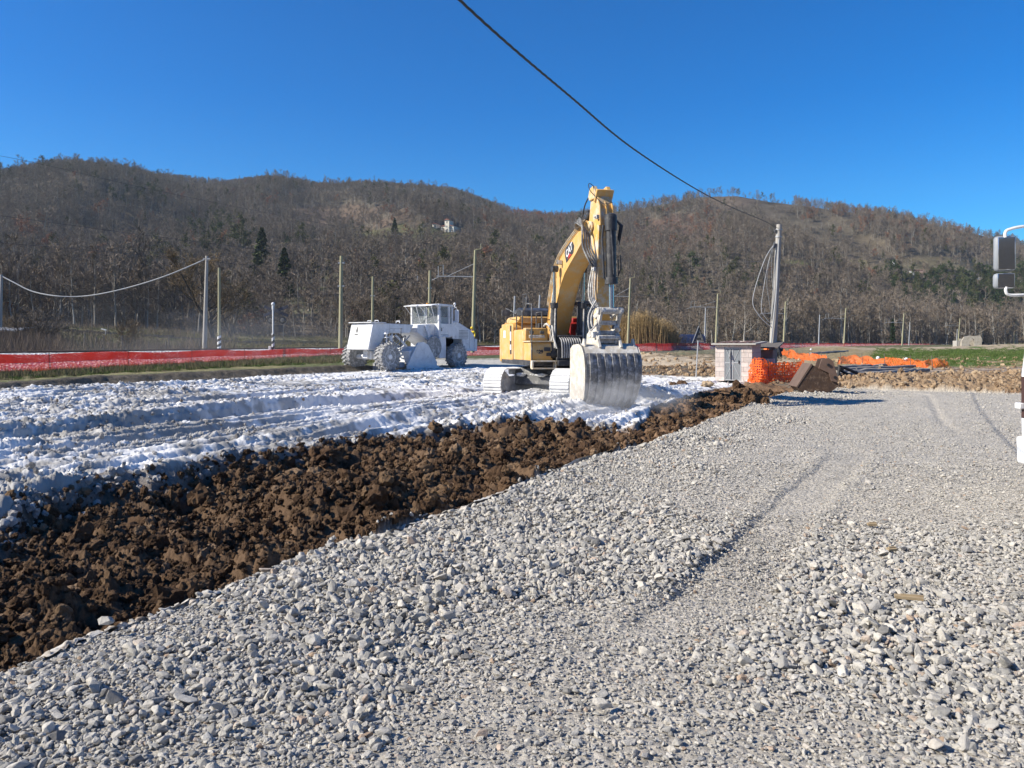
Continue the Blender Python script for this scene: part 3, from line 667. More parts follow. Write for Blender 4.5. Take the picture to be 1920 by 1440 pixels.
# even density over the slope, thinner far off
px = 960 + F * x / y; Yb, Yc, _ = hillpar(px); z = zhill(x, y); py = HY - F * (z - H) / y
s_ = (y - Yb) / (Yc - Yb)
den, _ = patches(px, py)
keep = (s_ > -.01) & (s_ < 1.08) & (rng.random(len(x)) < den * .62) & (rng.random(len(x)) < np.clip(.35 + 1.1 * fbm(x / 22, y / 22, 3, 401), 0, 1))
x, y, z, px, py, s_, den = [a[keep] for a in (x, y, z, px, py, s_, den)]
pick = rng.choice([0, 1, 2, 3, 4, 5, 10, 11, 12, 6], len(x), p=[.17, .17, .17, .16, .06, .06, .09, .07, .03, .02])
for (a, b, rx, ry, ks, st) in KIND:
    w = (fbm(px / 25 + a, py / 12, 3, int(b)) - .5) * 1.5; m = (1 - sm(.7, 1.2, np.sqrt(((px - a) / rx) ** 2 + ((py - b) / ry) ** 2) + w)) * st
    pick = np.where(rng.random(len(x)) < m, rng.choice(ks, len(x)), pick)
pick = np.where((den < .5) & (rng.random(len(x)) < .8), rng.integers(10, 12, len(x)), pick)
n = len(x); sc = np.exp(rng.normal(-.28, .22, n)) * np.where(s_ > .9, .85, 1)
sc *= np.where(s_ < .12, 1.1, 1); sc = np.where(s_ > .85, np.clip(sc, .35, np.where(px < 1150, .62, .8)), sc)
crest = (s_ > .93)
pts = np.stack([x, y, z - .25], 1)
# valley-floor belt, thick and tall, in front of the slope
x2, y2 = sample(30000, 118, 380, -.82, .82); px2 = 960 + F * x2 / y2; Yb2, _, _ = hillpar(px2); dd = Yb2 - y2
k = (dd > -6) & (dd < np.interp(px2, [0, 1000, 1300, 2000], [20, 18, 40, 50])) & (rng.random(len(x2)) < .48) & ((px2 < 440) | (px2 > 620) | (rng.random(len(x2)) < .5))
x2, y2, px2 = x2[k], y2[k], px2[k]; z2 = zhill(x2, y2)
pick2 = rng.choice([0, 1, 2, 3, 4, 5, 10, 11], len(x2), p=[.12, .12, .1, .1, .2, .2, .08, .08])
sh_ = rng.random(len(x2)) < .34; pick2 = np.where(sh_, rng.integers(10, 12, len(x2)), pick2)
hm = np.interp(px2, [-200, 0, 300, 420, 560, 700, 1000, 1200, 1350, 1500, 1750, 1950], [1.25, 1.2, 1.25, 1.0, .7, .95, 1.0, .75, .95, 1.35, 1.4, 1.0])
sc2 = hm * np.exp(rng.normal(0, .13, len(x2)))
NW = len(x) + len(x2)
pts = np.concatenate([pts, np.stack([x2, y2, z2 - .2], 1)]); sc = np.concatenate([sc, sc2]); pick = np.concatenate([pick, pick2]); n = len(pts)
rot = np.stack([rng.normal(0, .05, n), rng.normal(0, .05, n), rng.uniform(0, 6.28, n)], 1)
scatter('hillside_woodland', pts, rot, sc[:, None] * np.stack([rng.uniform(.85, 1.2, n)] * 2 + [rng.uniform(.85, 1.15, n)], 1), pick, WP, 'leafless grey and brown woodland covering the hills', 'woodland')
print('stones', NST, 'trees', NW)

# rough dry grass on the fields, one object
def tuft(seed, h, mat, nb=26, sp=.16):
    r = random.Random(seed); K = MB()
    for i in range(nb):
        x, y = r.gauss(0, sp), r.gauss(0, sp); t_ = Vector((x + r.gauss(0, h * .35), y + r.gauss(0, h * .35), h * r.uniform(.5, 1.1))); w = Vector((r.uniform(-1, 1), r.uniform(-1, 1), 0)).normalized() * .014
        K.add([Vector((x, y, -.03)) - w, Vector((x, y, -.03)) + w, t_], [(0, 1, 2)])
    me = K.mesh('tuft', False, False); me.materials.append(mat); return bpy.data.objects.new('tuft', me)
MGD = bark('dry_grass', [(0, (.14, .12, .07)), (.5, (.18, .15, .09)), (1, (.11, .10, .055))]); MGG = bark('green_grass', [(0, (.06, .10, .025)), (1, (.10, .14, .04))]); MGB = bark('dead_stems', [(0, (.13, .10, .075)), (1, (.17, .13, .10))])
TF = [tuft(1, .28, MGD), tuft(2, .4, MGD, 20), tuft(3, .16, MGG, 40), tuft(4, .14, MGG, 40), tuft(5, .8, MGB, 30, .3), tuft(6, 1.1, MGB, 34, .4)]
x, y = sample(60000, 28, 150, -.74, .74); x3, y3 = sample(26000, 26, 70, -.74, .3); x = np.concatenate([x, x3]); y = np.concatenate([y, y3])
px = 960 + F * x / y; d_ = dR(x, y); inn = y < 108
z = zhill(x, y); zi, rg, _ = zarr(np.where(inn, x, 0), np.where(inn, y, 50)); z = np.where(inn, zi, z)
strip = inn & (rg == 3) & (d_ < -1.8) & (px < 720) & (pyof(y) < f_back(px) - 7)
greenf = inn & (rg == 3) & (px > 1640) & (pyof(y) < 690) & (pyof(y) > 657)
field = (d_ > 6.5) & (y < hillpar(px)[0]) & ((px < 1100) | (d_ > 10))
fz = fbm(x / 9, y / 9, 3, 900)
keep = strip | (greenf & (rng.random(len(x)) < .35)) | (field & (rng.random(len(x)) < np.clip(fz * 1.3 - .1, .1, 1)))
x, y, z, px, strip, greenf, fz = [a[keep] for a in (x, y, z, px, strip, greenf, fz)]
u_ = rng.random(len(x)); brush = (px < 112) * .5 + .06 * (px < 430)
pk = np.where(strip, np.where(u_ < .45, rng.integers(0, 2, len(x)), rng.integers(2, 4, len(x))), np.where(greenf, rng.integers(2, 4, len(x)), np.where(u_ < brush, rng.integers(4, 6, len(x)), np.where(u_ < .72, rng.integers(0, 2, len(x)), rng.integers(2, 4, len(x))))))
n = len(x); sc = rng.uniform(.6, 1.4, n) * np.where(strip, .6, 1)
scatter('rough_grass', np.stack([x, y, z], 1), np.stack([rng.normal(0, .1, n), rng.normal(0, .1, n), rng.uniform(0, 6.28, n)], 1), np.repeat(sc[:, None], 3, 1), pk, TF, 'dry and green grass tufts with dead stems on the fields', 'grass')
# ================================================================ THE EXCAVATOR
def text_obj(s, name, mat, parent, size, loc, rot, depth=.004, squeeze=1):
    cu = bpy.data.curves.new(name, 'FONT'); cu.body = s; cu.size = size; cu.extrude = depth; cu.align_x = 'CENTER'; cu.align_y = 'CENTER'; cu.offset = .008
    t_ = bpy.data.objects.new(name, cu); dg = bpy.context.evaluated_depsgraph_get()
    me = bpy.data.meshes.new_from_object(t_); bpy.data.objects.remove(t_)
    o = link(name, me, mat, parent); o.location = loc; o.rotation_euler = rot; o.scale = (squeeze, 1, 1); return o
ex = empty('excavator', (1.36, 25.2, -.04), R(194.5), 'dusty yellow tracked excavator with its toothed bucket resting on the ground', 'excavator')
UA = R(-42)   # undercarriage turned against the house
UM = Matrix.Rotation(UA, 4, 'Z')
def track_path(n=120, L=4.25, h=.96, tp=.0):
    r = h / 2; c = L / 2 - r; per = 2 * (2 * c) + 2 * math.pi * r; out = []
    for i in range(n):
        s = per * i / n
        if s < 2 * c: p = (-c + s, h); a = 0
        elif s < 2 * c + math.pi * r: t = (s - 2 * c) / r; p = (c + r * math.sin(t), r + r * math.cos(t)); a = -t
        elif s < 4 * c + math.pi * r: q = s - 2 * c - math.pi * r; p = (c - q, 0); a = -math.pi
        else: t = (s - 4 * c - math.pi * r) / r; p = (-c - r * math.sin(t), r - r * math.cos(t)); a = -math.pi - t
        sag = 0
        if s < 2 * c: sag = -.03 * math.sin(math.pi * s / (2 * c))
        out.append((p[0], p[1] + sag, a))
    return out
for sx in (-1.13, 1.13):
    X0 = Matrix.Translation((sx, 0, .02))
    t = MB(UM @ X0); band = track_path(150)
    # shoes: each a plate with a raised grouser
    for i in range(0, 150, 3):
        y, z, a = band[i]
        cy, cz = y, z; A = Matrix.Translation((0, cy, cz)) @ Matrix.Rotation(a, 4, 'X')
        t2 = MB(UM @ X0 @ A); t2.box((0, 0, -.012), (.62, .205, .028)); t2.box((0, .075, .012), (.61, .028, .034)); t2.box((0, -.02, .01), (.61, .02, .022))
        t.v, t.f = t.v + t2.v, t.f + [tuple(len(t.v) + k for k in f) for f in t2.f] if False else (t.f + [tuple(len(t.v) + k for k in f) for f in t2.f])
    trk = t.build('track', M['limed_steel'], ex, 0, smooth=False)
    fr = MB(UM @ X0); fr.prism([(-1.55, .2), (1.55, .2), (1.65, .45), (1.5, .68), (-1.5, .68), (-1.65, .45)], -.2, .2)
    fr.box((.14 if sx < 0 else -.14, 0, .44), (.14, 3.0, .42)); fr.build('track_frame', M['limed_grey'], trk, .01)
    for yy, rr, nm in ((1.62, .40, 'idler'), (-1.62, .40, 'sprocket')):
        w = MB(UM @ X0); w.lathe([(.08, -.27), (.2, -.27), (.24, -.2), (rr - .06, -.2), (rr, -.13), (rr, .13), (rr - .06, .2), (.24, .2), (.2, .27), (.08, .27)], (0, yy, .48), 'x', 28); w.build(nm, M['limed_grey'], trk)
    for k in range(7): w = MB(UM @ X0); w.lathe([(.05, -.25), (.11, -.24), (.11, -.1), (.08, -.1), (.08, .1), (.11, .1), (.11, .24), (.05, .25)], (0, -1.2 + .4 * k, .13), 'x', 14); w.build('track_roller', M['limed_grey'], trk)
    for k in (-.6, .6): w = MB(UM @ X0); w.lathe([(.05, -.2), (.09, -.18), (.09, .18), (.05, .2)], (0, k, .82), 'x', 12); w.build('carrier_roller', M['limed_grey'], trk)
cb_ = MB(UM); cb_.prism([(-.95, .62), (-.6, .48), (.6, .48), (.95, .62), (.75, .98), (-.75, .98)], -1.0, 1.0)
for sy in (-.8, .8): cb_.box((0, sy, .56), (2.1, .34, .26), (R(12 * (1 if sy > 0 else -1)), 0, 0))
cb_.box((0, 0, .42), (1.0, 1.0, .1))
cb_.build('undercarriage_frame', M['darkgrey'], ex, .02)
for k in range(5):
    o = clod_mesh(60 + k, pm('lime_%d' % k, (.78, .78, .78), None, 5, .95), 3, .5); o.name = 'lime_deposit'; COL.objects.link(o); o.parent = ex
    v = UM @ Vector((-.7 + .35 * k, .75 if k % 2 else .95, .76)); o.location = v; o.scale = (.34, .3, .16)
sw = MB(); sw.cyl((0, 0, .93), (0, 0, 1.1), .62, .66, 40); sw.build('swing_ring', M['black'], ex)
# upper structure
dk_ = MB(); dk_.prism([(-1.22, -2.1), (1.24, -2.1), (1.24, 1.0), (1.24, 1.5), (.42, 1.5), (.42, 1.75), (-.40, 1.75), (-.40, 1.5), (-1.24, 1.5), (-1.24, -2.1)][:-1], 1.08, 1.24, 'z'); dk_.build('deck', M['black'], ex, .015)
cw = MB(); arc = []
for k in range(13):
    t = math.pi * k / 12; arc.append((1.27 * math.cos(t) if 0 else 1.27 * math.copysign(abs(math.cos(t)) ** .45, math.cos(t)), -2.05 - .55 * math.sin(t) ** .55 if 0 < k < 12 else -2.05))
cw.prism(arc, 1.12, 2.3, 'z'); cw.build('counterweight', M['yellow'], ex, .06)
body = MB(); body.prism([(-2.06, 1.2), (-.55, 1.2), (-.55, 2.32), (-.65, 2.42), (-2.06, 2.42)], .44, 1.25)
sb = body.build('pump_compartment', M['yellow'], ex, .04)
tk = MB(); tk.prism([(-.54, 1.2), (.62, 1.2), (.62, 2.1), (.5, 2.2), (-.54, 2.2)], .5, 1.22); tk.build('fuel_tank', M['yellow'], ex, .05)
hd = MB(); hd.prism([(-1.2, 2.42), (1.16, 2.42), (1.0, 2.66), (-1.05, 2.66)], -2.1, -.5, 'y'); hd.build('engine_hood', M['yellow'], ex, .05)
hd = MB(); hd.bb(-1.22, .42, -2.05, -.3, 1.24, 2.42); hd.build('engine_bay', M['black'], ex, .02)
hb = MB(); hb.prism([(-1.75, 2.66), (-.5, 2.66), (-.62, 2.86), (-1.1, 2.96), (-1.6, 2.88)], -.1, .92); hb.cyl((.5, -1.5, 2.8), (.5, -1.5, 3.35), .07); hb.build('exhaust_cover', M['black'], ex, .04)
# front tool box and step seen from the front
tb = MB(); tb.prism([(.63, 1.2), (1.48, 1.2), (1.48, 1.72), (1.42, 1.80), (.63, 1.80)], .5, 1.2); tbo = tb.build('tool_box', M['yellow'], ex, .03)
tl_ = MB(); tl_.bb(.46, 1.24, .66, 1.54, 1.80, 1.84); tl_.build('tread_plate', M['yellow_dusty'], ex, .005)
ub = MB(); ub.prism([(.64, 1.84), (.92, 1.84), (.92, 2.24), (.64, 2.24)], .48, 1.22); ubo = ub.build('battery_box', M['yellow'], ex, .03)
for x_ in (.68, 1.02): rc = MB(); rc.box((x_, .935, 2.1), (.13, .05, .09)); rc.build('recessed_handle', M['darkgrey'], ubo, .01)
rc = MB(); rc.box((.85, .94, 1.97), (.5, .05, .10)); rc.build('grab_slot', M['dusty_metal'], ubo, .015)
rc = MB(); rc.box((.68, 1.5, 1.58), (.2, .05, .12)); rc.box((.62, 1.49, 1.42), (.18, .04, .1)); rc.build('lamp_recess', M['black'], tbo, .01)
text_obj('629', 'fleet_number', M['black'], tbo, .15, (.92, 1.486, 1.5), (R(90), 0, R(180)))
st = MB(); st.bb(.45, 1.22, 1.5, 1.72, 1.2, 1.24); st.bb(.45, .5, 1.5, 1.7, 1.0, 1.22); st.bb(1.17, 1.22, 1.5, 1.7, 1.0, 1.22); st.bb(.45, 1.22, 1.55, 1.75, .98, 1.02); st.build('step', M['yellow_dusty'], ex, .005)
# stripe decal down the flank
dc = MB(); dc.bb(1.252, 1.256, -.86, -.66, 1.4, 2.35); dco = dc.build('side_decal', M['black'], sb, 0)
dc = MB(); dc.bb(1.257, 1.26, -.84, -.68, 1.85, 2.15); dc.bb(1.257, 1.26, -.84, -.68, 1.55, 1.72); dc.build('decal_patch', M['white'], dco, 0)
dc = MB(); dc.bb(1.253, 1.257, -1.75, -1.45, 1.95, 2.2); dc.build('side_sticker', M['white'], sb, 0)
# hand rails
hr = MB()
rail = [(1.18, 1.52, 1.1), (1.18, 1.5, 1.9), (1.15, 1.42, 2.95), (1.15, .9, 3.0), (1.15, .35, 2.75), (1.15, .3, 2.2)]
hr.tube(rail, .024, 8); hr.tube([(1.16, .9, 2.99), (1.16, .9, 3.3), (1.16, .5, 3.3), (1.16, .5, 2.85)], .022, 8); hr.tube([(.62, .1, 2.2), (.62, .1, 2.75), (.62, .7, 2.75), (.62, .75, 2.2)], .02, 8)
hr.tube([(1.2, -.2, 2.2), (1.2, -.2, 2.72), (1.2, -1.6, 2.95), (1.2, -1.6, 2.45)], .02, 8); hr.build('handrail', M['darkgrey'], ex)
mr = MB(); mr.tube([(1.2, -.3, 2.7), (1.5, -.25, 2.78)], .015, 6); mr.box((1.55, -.25, 2.74), (.26, .05, .2)); mr.tube([(1.2, 0, 2.5), (1.48, 0, 2.55)], .012, 6); mr.build('rear_mirror', M['darkgrey'], ex, .01)
# cab on the machine's left
cbm = MB()
x0, x1, y0, y1, z0, z1 = -1.24, -.34, -.35, 1.42, 1.24, 2.95
for (x, y) in ((x0, y0), (x1, y0), (x0, y1), (x1, y1), (x0, .45)): cbm.bb(x - .04 * (x > -1), x + .08 * (x < -1) + .04 * (x > -1), y - .04, y + .04, z0, z1)
cbm.prism([(y0 - .06, z1), (y1 + .05, z1), (y1 - .05, z1 + .1), (y0, z1 + .1)], x0 - .02, x1 + .03); cbm.bb(x0, x1, y0, y1 + .04, z0, z0 + .32); cbm.bb(x0, x1, y0 - .03, y0 + .02, z0, 2.2)
cbo = cbm.build('cab', M['black'], ex, .015)
gl = MB(); gl.bb(x0 + .09, x1 - .05, y1 + .005, y1 + .02, z0 + .33, z1 - .02); gl.build('windscreen', M['glass_clear'], cbo, 0)
gl = MB(); gl.bb(x0 + .005, x0 + .02, y0 + .05, .40, 2.0, z1 - .02); gl.bb(x0 + .005, x0 + .02, .50, y1 - .05, 1.6, z1 - .02); gl.build('side_window', M['glass'], cbo, 0)
se = MB(); se.box((-.8, .1, 1.72), (.5, .5, .16)); se.box((-.8, -.12, 2.1), (.48, .14, .7), (R(-8), 0, 0)); se.box((-.8, -.15, 2.5), (.26, .1, .2)); se.bb(-1.0, -.6, 0, .3, 1.5, 1.66); se.build('seat', M['red'], cbo, .04)
dsh = MB(); dsh.box((-.5, 1.0, 1.95), (.1, .3, .5)); dsh.build('control_console', M['black'], cbo, .01)
mm = MB(); mm.tube([(-1.25, 1.3, 2.3), (-1.5, 1.45, 2.35)], .015, 6); mm.box((-1.55, 1.47, 2.22), (.2, .05, .36)); mm.build('side_mirror', M['black'], ex, .015)
for x_ in (-.95, -.6): cl_ = MB(); cl_.box((x_, 1.5, 3.02), (.16, .1, .1)); cl_.build('roof_light', M['darkgrey'], cbo, .01)
# boom
def boomM(): return None
top = [(.05, 1.95), (.18, 2.35), (.42, 2.9), (.78, 3.62), (1.15, 4.15), (1.55, 4.52), (2.1, 4.82), (2.9, 5.16), (3.7, 5.48), (3.92, 5.50), (4.06, 5.36)]
bot = [(.42, 1.72), (.66, 2.1), (.95, 2.62), (1.30, 3.15), (1.65, 3.58), (2.0, 3.86), (2.5, 4.14), (3.1, 4.5), (3.7, 4.92), (3.98, 5.12), (4.10, 5.24)]
bm_ = MB(); hw = .275; nB = len(top); vs = []
for (a, b) in zip(top, bot):
    vs += [(-hw, *a), (hw, *a), (hw, *b), (-hw, *b)]
fs = [(4 * i + k, 4 * i + (k + 1) % 4, 4 * i + 4 + (k + 1) % 4, 4 * i + 4 + k) for i in range(nB - 1) for k in range(4)] + [(3, 2, 1, 0), (4 * nB - 4, 4 * nB - 3, 4 * nB - 2, 4 * nB - 1)]
bm_.add(vs, fs); bm_.lathe([(.1, -.34), (.2, -.34), (.2, .34), (.1, .34)], (0, .28, 1.88), 'x', 20)
boom = bm_.build('boom', M['yellow'], ex, .018)
# plates proud of the box: welded flanges
fl = MB()
for sx in (-1, 1):
    for (A, B, off) in ((top, bot, .0),):
        for i in range(nB - 1):
            for (p, q) in ((A[i], A[i + 1]), (B[i], B[i + 1])):
                fl.tube([(sx * (hw + .008), *p), (sx * (hw + .008), *q)], .016, 4)
fl.build('weld_flange', M['yellow'], boom)
# boom foot bracket
bf = MB()
for sx in (-.37, .37): bf.prism([(-.3, 1.24), (.9, 1.24), (.75, 1.5), (.45, 2.1), (.1, 2.1), (-.1, 1.6)], sx - .03, sx + .03)
bf.build('boom_bracket', M['black'], ex, .01)
# badge on both flanks of the boom
for sx in (1, -1):
    rot = (R(90), R(0), R(90) if sx > 0 else R(-90))
    # centre of the badge along the boom
    c = Vector((sx * (hw + .012), 2.42, 4.62)); 
    # oval plate aligned with the boom's slope (24 deg)
    th = R(22); pts = [(-.40, -.25), (.28, -.20), (.44, .0), (.40, .20), (.22, .30), (-.25, .30), (-.40, .16)]
    pl = MB(); poly = [(c.y + a * math.cos(th) - b * math.sin(th), c.z - .02 + a * math.sin(th) + b * math.cos(th)) for a, b in pts]
    pl.prism(poly, c.x - .004, c.x + .004); bd = pl.build('badge', M['black'], boom, 0)
    e = Euler((R(90), 0, R(90) if sx > 0 else R(-90))).to_matrix()
    tt = text_obj('CAT', 'lettering', M['white'], bd, .36, (c.x + sx * .007, c.y - .0, c.z + .03), (0, 0, 0), .002, .95)
    rotm = Matrix.Rotation(th if sx > 0 else th, 3, 'X') @ e
    if sx < 0: rotm = Matrix.Rotation(th, 3, 'X') @ e
    tt.rotation_euler = rotm.to_euler()
    tr = MB(); q_ = [(-.22, -.21), (.16, -.21), (-.03, -.06)]
    poly = [(c.y + a * math.cos(th) - b * math.sin(th), c.z - .02 + a * math.sin(th) + b * math.cos(th)) for a, b in q_]
    tr.prism(poly, c.x + sx * .004, c.x + sx * .006); tr.build('triangle_mark', pm('badge_red', (.5, .05, .03), None, 3, .5), bd, 0)
# boom cylinders
for sx in (-.46, .46):
    a = Vector((sx, 1.42, 1.42)); b = Vector((sx, 1.55, 4.05)); d = (b - a).normalized()
    c1 = MB(); c1.cyl(a, a + d * 1.55, .095, n=20); c1.cyl(a + d * 1.42, a + d * 1.58, .12, n=20); c1.lathe([(.06, -.1), (.13, -.1), (.13, .1), (.06, .1)], tuple(a), 'x', 16); cyo = c1.build('boom_cylinder', M['black'], ex)
    c1 = MB(); c1.cyl(a + d * 1.58, b, .052, n=16); c1.build('piston_rod', M['chrome'], cyo)
    c1 = MB(); c1.lathe([(.05, -.09), (.12, -.09), (.12, .09), (.05, .09)], tuple(b), 'x', 16); c1.build('rod_eye', M['black'], cyo)
    c1 = MB(); c1.tube([a + Vector((.0, .12, .2)), a + Vector((0, .14, .8)), a + d * 1.4 + Vector((0, .13, 0))], .025, 8); c1.build('feed_pipe', M['dusty_metal'], cyo)
wl = MB(); wl.box((.36, 1.72, 4.28), (.17, .09, .17)); wlo = wl.build('work_light', M['darkgrey'], ex, .02)
wl = MB(); wl.box((.36, 1.775, 4.28), (.13, .01, .13)); wl.build('lamp_lens', M['white'], wlo, .01)
wl = MB(); wl.tube([(.30, 1.6, 4.3), (.36, 1.68, 4.28)], .02, 6); wl.build('lamp_bracket', M['black'], wlo)
# arm cylinder on top of the boom
a = Vector((0, 1.95, 5.05)); b = Vector((0, 4.32, 6.30)); d = (b - a).normalized()
c1 = MB(); c1.cyl(a, a + d * 1.75, .10, n=20); c1.cyl(a + d * 1.65, a + d * 1.8, .125, n=20); ac = c1.build('arm_cylinder', M['black'], ex)
c1 = MB(); c1.cyl(a + d * 1.8, b, .055, n=14); c1.build('piston_rod', M['chrome'], ac)
c1 = MB(); 
for sx in (-.14, .14): c1.prism([(1.7, 4.62), (2.2, 4.85), (2.05, 5.12), (1.88, 5.12)], sx - .02, sx + .02)
c1.build('cylinder_lug', M['yellow'], boom, .005)
bp = MB()
for k, sx in enumerate((.30, .33, .24)): bp.tube([(sx, top[i][0] - .04 - .02 * k, top[i][1] + .05 + .035 * k) for i in range(2, 9)], .018, 6)
bp.build('boom_pipes', M['yellow_dusty'], boom)
# stick: hangs almost plumb from the boom nose
S0 = [(4.02, 6.42), (3.98, 6.18), (3.86, 5.5), (3.86, 5.05), (3.98, 4.3), (4.10, 3.4), (4.2, 2.6), (4.22, 2.02)]      # machine side
S1 = [(4.40, 6.42), (4.50, 6.30), (4.64, 5.75), (4.62, 5.25), (4.55, 4.4), (4.50, 3.5), (4.46, 2.6), (4.44, 2.02)]    # camera side
sk = MB(); w_ = .20; vs = []
for (a, b) in zip(S0, S1): vs += [(-w_, *a), (w_, *a), (w_, *b), (-w_, *b)]
nB2 = len(S0); fs = [(4 * i + k, 4 * i + (k + 1) % 4, 4 * i + 4 + (k + 1) % 4, 4 * i + 4 + k) for i in range(nB2 - 1) for k in range(4)] + [(3, 2, 1, 0), (4 * nB2 - 4, 4 * nB2 - 3, 4 * nB2 - 2, 4 * nB2 - 1)]
sk.add(vs, fs)
for sx in (-.19, .19): sk.prism([(3.92, 6.36), (4.02, 6.62), (4.28, 6.68), (4.46, 6.4), (4.5, 6.2), (4.0, 6.2)], sx - .06, sx + .06)
sk.build('stick', pm('stick_yellow', (.68, .36, .07), (.55, .38, .17), 1.2, .6, 0, .1, 30, dirt=(.58, .54, .46), dscale=3, dlo=.47, dhi=.62), ex, .015)
stk = bpy.data.objects['stick']
sp_ = MB()
for sx in (-.18, .0, .18): sp_.prism([(4.46, 6.25), (4.66, 5.9), (4.72, 5.2), (4.6, 5.2)], sx - .018, sx + .018)
sp_.build('stiffener_rib', M['yellow'], stk, .004)
sp_ = MB(); sp_.box((0, 4.47, 6.28), (.5, .1, .46), (R(-28), 0, 0)); sp_.build('nose_plate', M['yellow'], stk, .02)
# boom nose fork
fk = MB()
for sx in (-.245, .245): fk.prism([(3.5, 5.3), (3.9, 5.5), (4.2, 5.42), (4.26, 5.2), (4.1, 5.02), (3.6, 4.92)], sx - .025, sx + .025)
fk.lathe([(.04, -.31), (.1, -.31), (.1, .31), (.04, .31)], (0, 4.1, 5.25), 'x', 18); fk.build('nose_fork', M['yellow_dusty'], boom, .01)
# bucket cylinder on the camera side
a = Vector((-.04, 4.86, 5.32)); b = Vector((-.04, 4.92, 2.62)); d = (b - a).normalized()
c1 = MB(); c1.cyl(a, a + d * 1.95, .135, n=24); c1.cyl(a + d * 1.82, a + d * 2.0, .17, n=24); c1.cyl(a - d * .2, a + d * .35, .165, n=24); c1.ball(a - d * .12, .17, 8)
bc = c1.build('bucket_cylinder', M['black'], ex)
c1 = MB(); c1.cyl(a + d * 2.0, b, .068, n=16); c1.build('piston_rod', M['chrome'], bc)
c1 = MB(); c1.tube([a + Vector((.2, -.02, -.15)), a + Vector((.24, 0, -.6)), a + d * 1.85 + Vector((.2, 0, 0))], .03, 8); c1.tube([a + Vector((.05, .15, -.3)), a + Vector((.02, .19, -1)), a + d * 1.75 + Vector((0, .18, 0))], .02, 8); c1.build('cylinder_pipe', M['black'], bc)
hs2 = MB()
for k in range(4): hs2.tube([(-.22 - .03 * k, 4.65, 5.5 - .05 * k), (-.36 - .02 * k, 4.75, 5.2), (-.33, 4.7, 4.8 - .1 * k), (-.24, 4.6, 4.5)], .028, 7)
hs2.tube([(-.2, 4.7, 4.0), (-.34, 4.8, 4.15), (-.36, 4.8, 3.75), (-.26, 4.7, 3.45), (-.2, 4.6, 3.3)], .02, 7); hs2.tube([(-.2, 4.6, 4.05), (-.3, 4.75, 4.0), (-.3, 4.75, 3.6), (-.22, 4.6, 3.3)], .018, 7)
hs2.build('hydraulic_hoses', M['black'], ex)
# looping hoses on the machine's right side of the boom nose (seen at the left)
hz = MB()
def spl(pts, n=8):
    pts = [Vector(p) for p in pts]; out = []
    P_ = [pts[0]] + pts + [pts[-1]]
    for i in range(1, len(P_) - 2):
        for k in range(n):
            t = k / n; a, b, c, d = P_[i - 1], P_[i], P_[i + 1], P_[i + 2]
            out.append(.5 * ((2 * b) + (-a + c) * t + (2 * a - 5 * b + 4 * c - d) * t * t + (-a + 3 * b - 3 * c + d) * t ** 3))
    return out + [pts[-1]]
for k in range(4):
    o = .055 * k
    hz.tube(spl([(.30 + .02 * k, 3.2, 5.3 + .02 * k), (.44 + .03 * k, 3.75, 5.62 - .06 * k), (.52 - .06 * k, 4.2, 5.2 - .07 * k), (.56 - .075 * k, 4.36, 4.5), (.42 - .05 * k, 4.5, 3.95 + .05 * k), (.24, 4.5, 3.75 + .04 * k)]), .03, 8)
hz.build('looping_hoses', M['hose'], ex)
hz = MB(); hz.tube(spl([(.1, 4.2, 6.6), (.35, 4.3, 6.75), (.38, 4.4, 6.5), (.22, 4.5, 6.2), (.1, 4.7, 5.95), (-.15, 4.72, 6.0)]), .012, 6); hz.tube(spl([(.3, 3.6, 5.7), (.28, 3.75, 6.1), (.22, 3.95, 6.4)]), .02, 6); hz.build('loose_cable', M['black'], ex)
hz = MB()
for k in range(4): hz.tube(spl([(.23 + .035 * (k % 2), 4.5 - .05 * k, 3.9), (.25 + .05 * k, 4.45 - .02 * k, 3.3), (.27 + .05 * k, 4.5, 2.95), (.2 + .04 * k, 4.6, 2.7)]), .022, 7)
hz.tube(spl([(.3, 4.6, 2.75), (.46, 4.75, 2.45), (.44, 4.8, 2.2), (.25, 4.8, 2.3)]), .025, 7); hz.tube(spl([(.28, 4.6, 2.9), (.52, 4.7, 2.5), (.5, 4.8, 2.1), (.2, 4.85, 2.5)]), .022, 7)
hz.build('stick_pipes', M['dusty_metal'], ex)
for (x, y, z, s) in ((.33, 4.45, 2.92, .09), (.29, 4.5, 3.75, .07), (.24, 4.6, 5.5, .09)):
    v = MB(); v.box((x, y, z), (s, s * 1.4, s * 1.6)); v.cyl((x - s, y, z), (x + s, y, z), s * .4, n=10); v.build('hose_clamp', M['dusty_metal'], ex, .01)
# linkage and coupler
lk = MB()
for sx in (-.27, .27):
    lk.prism([(4.84, 2.62), (4.98, 2.70), (5.04, 2.58), (4.72, 1.98), (4.6, 1.96), (4.56, 2.04)], sx - .035, sx + .035)
    lk.prism([(4.26, 2.5), (4.36, 2.56), (5.0, 2.70), (5.02, 2.58), (4.4, 2.42)], sx * .78 - .03, sx * .78 + .03)
lk.lathe([(.05, -.36), (.09, -.36), (.09, .36), (.05, .36)], (0, 4.92, 2.62), 'x', 16); lk.lathe([(.05, -.34), (.08, -.34), (.08, .34), (.05, .34)], (0, 4.65, 2.02), 'x', 16)
lk.box((0, 4.8, 2.3), (.44, .07, .12)); lk.build('link_arm', M['dusty_metal'], ex, .01)
cp = MB()
for sx in (-.25, .25): cp.prism([(4.0, 1.98), (4.12, 2.14), (4.4, 2.16), (4.78, 2.1), (4.86, 1.9), (4.76, 1.74), (4.1, 1.74)], sx - .05, sx + .05)
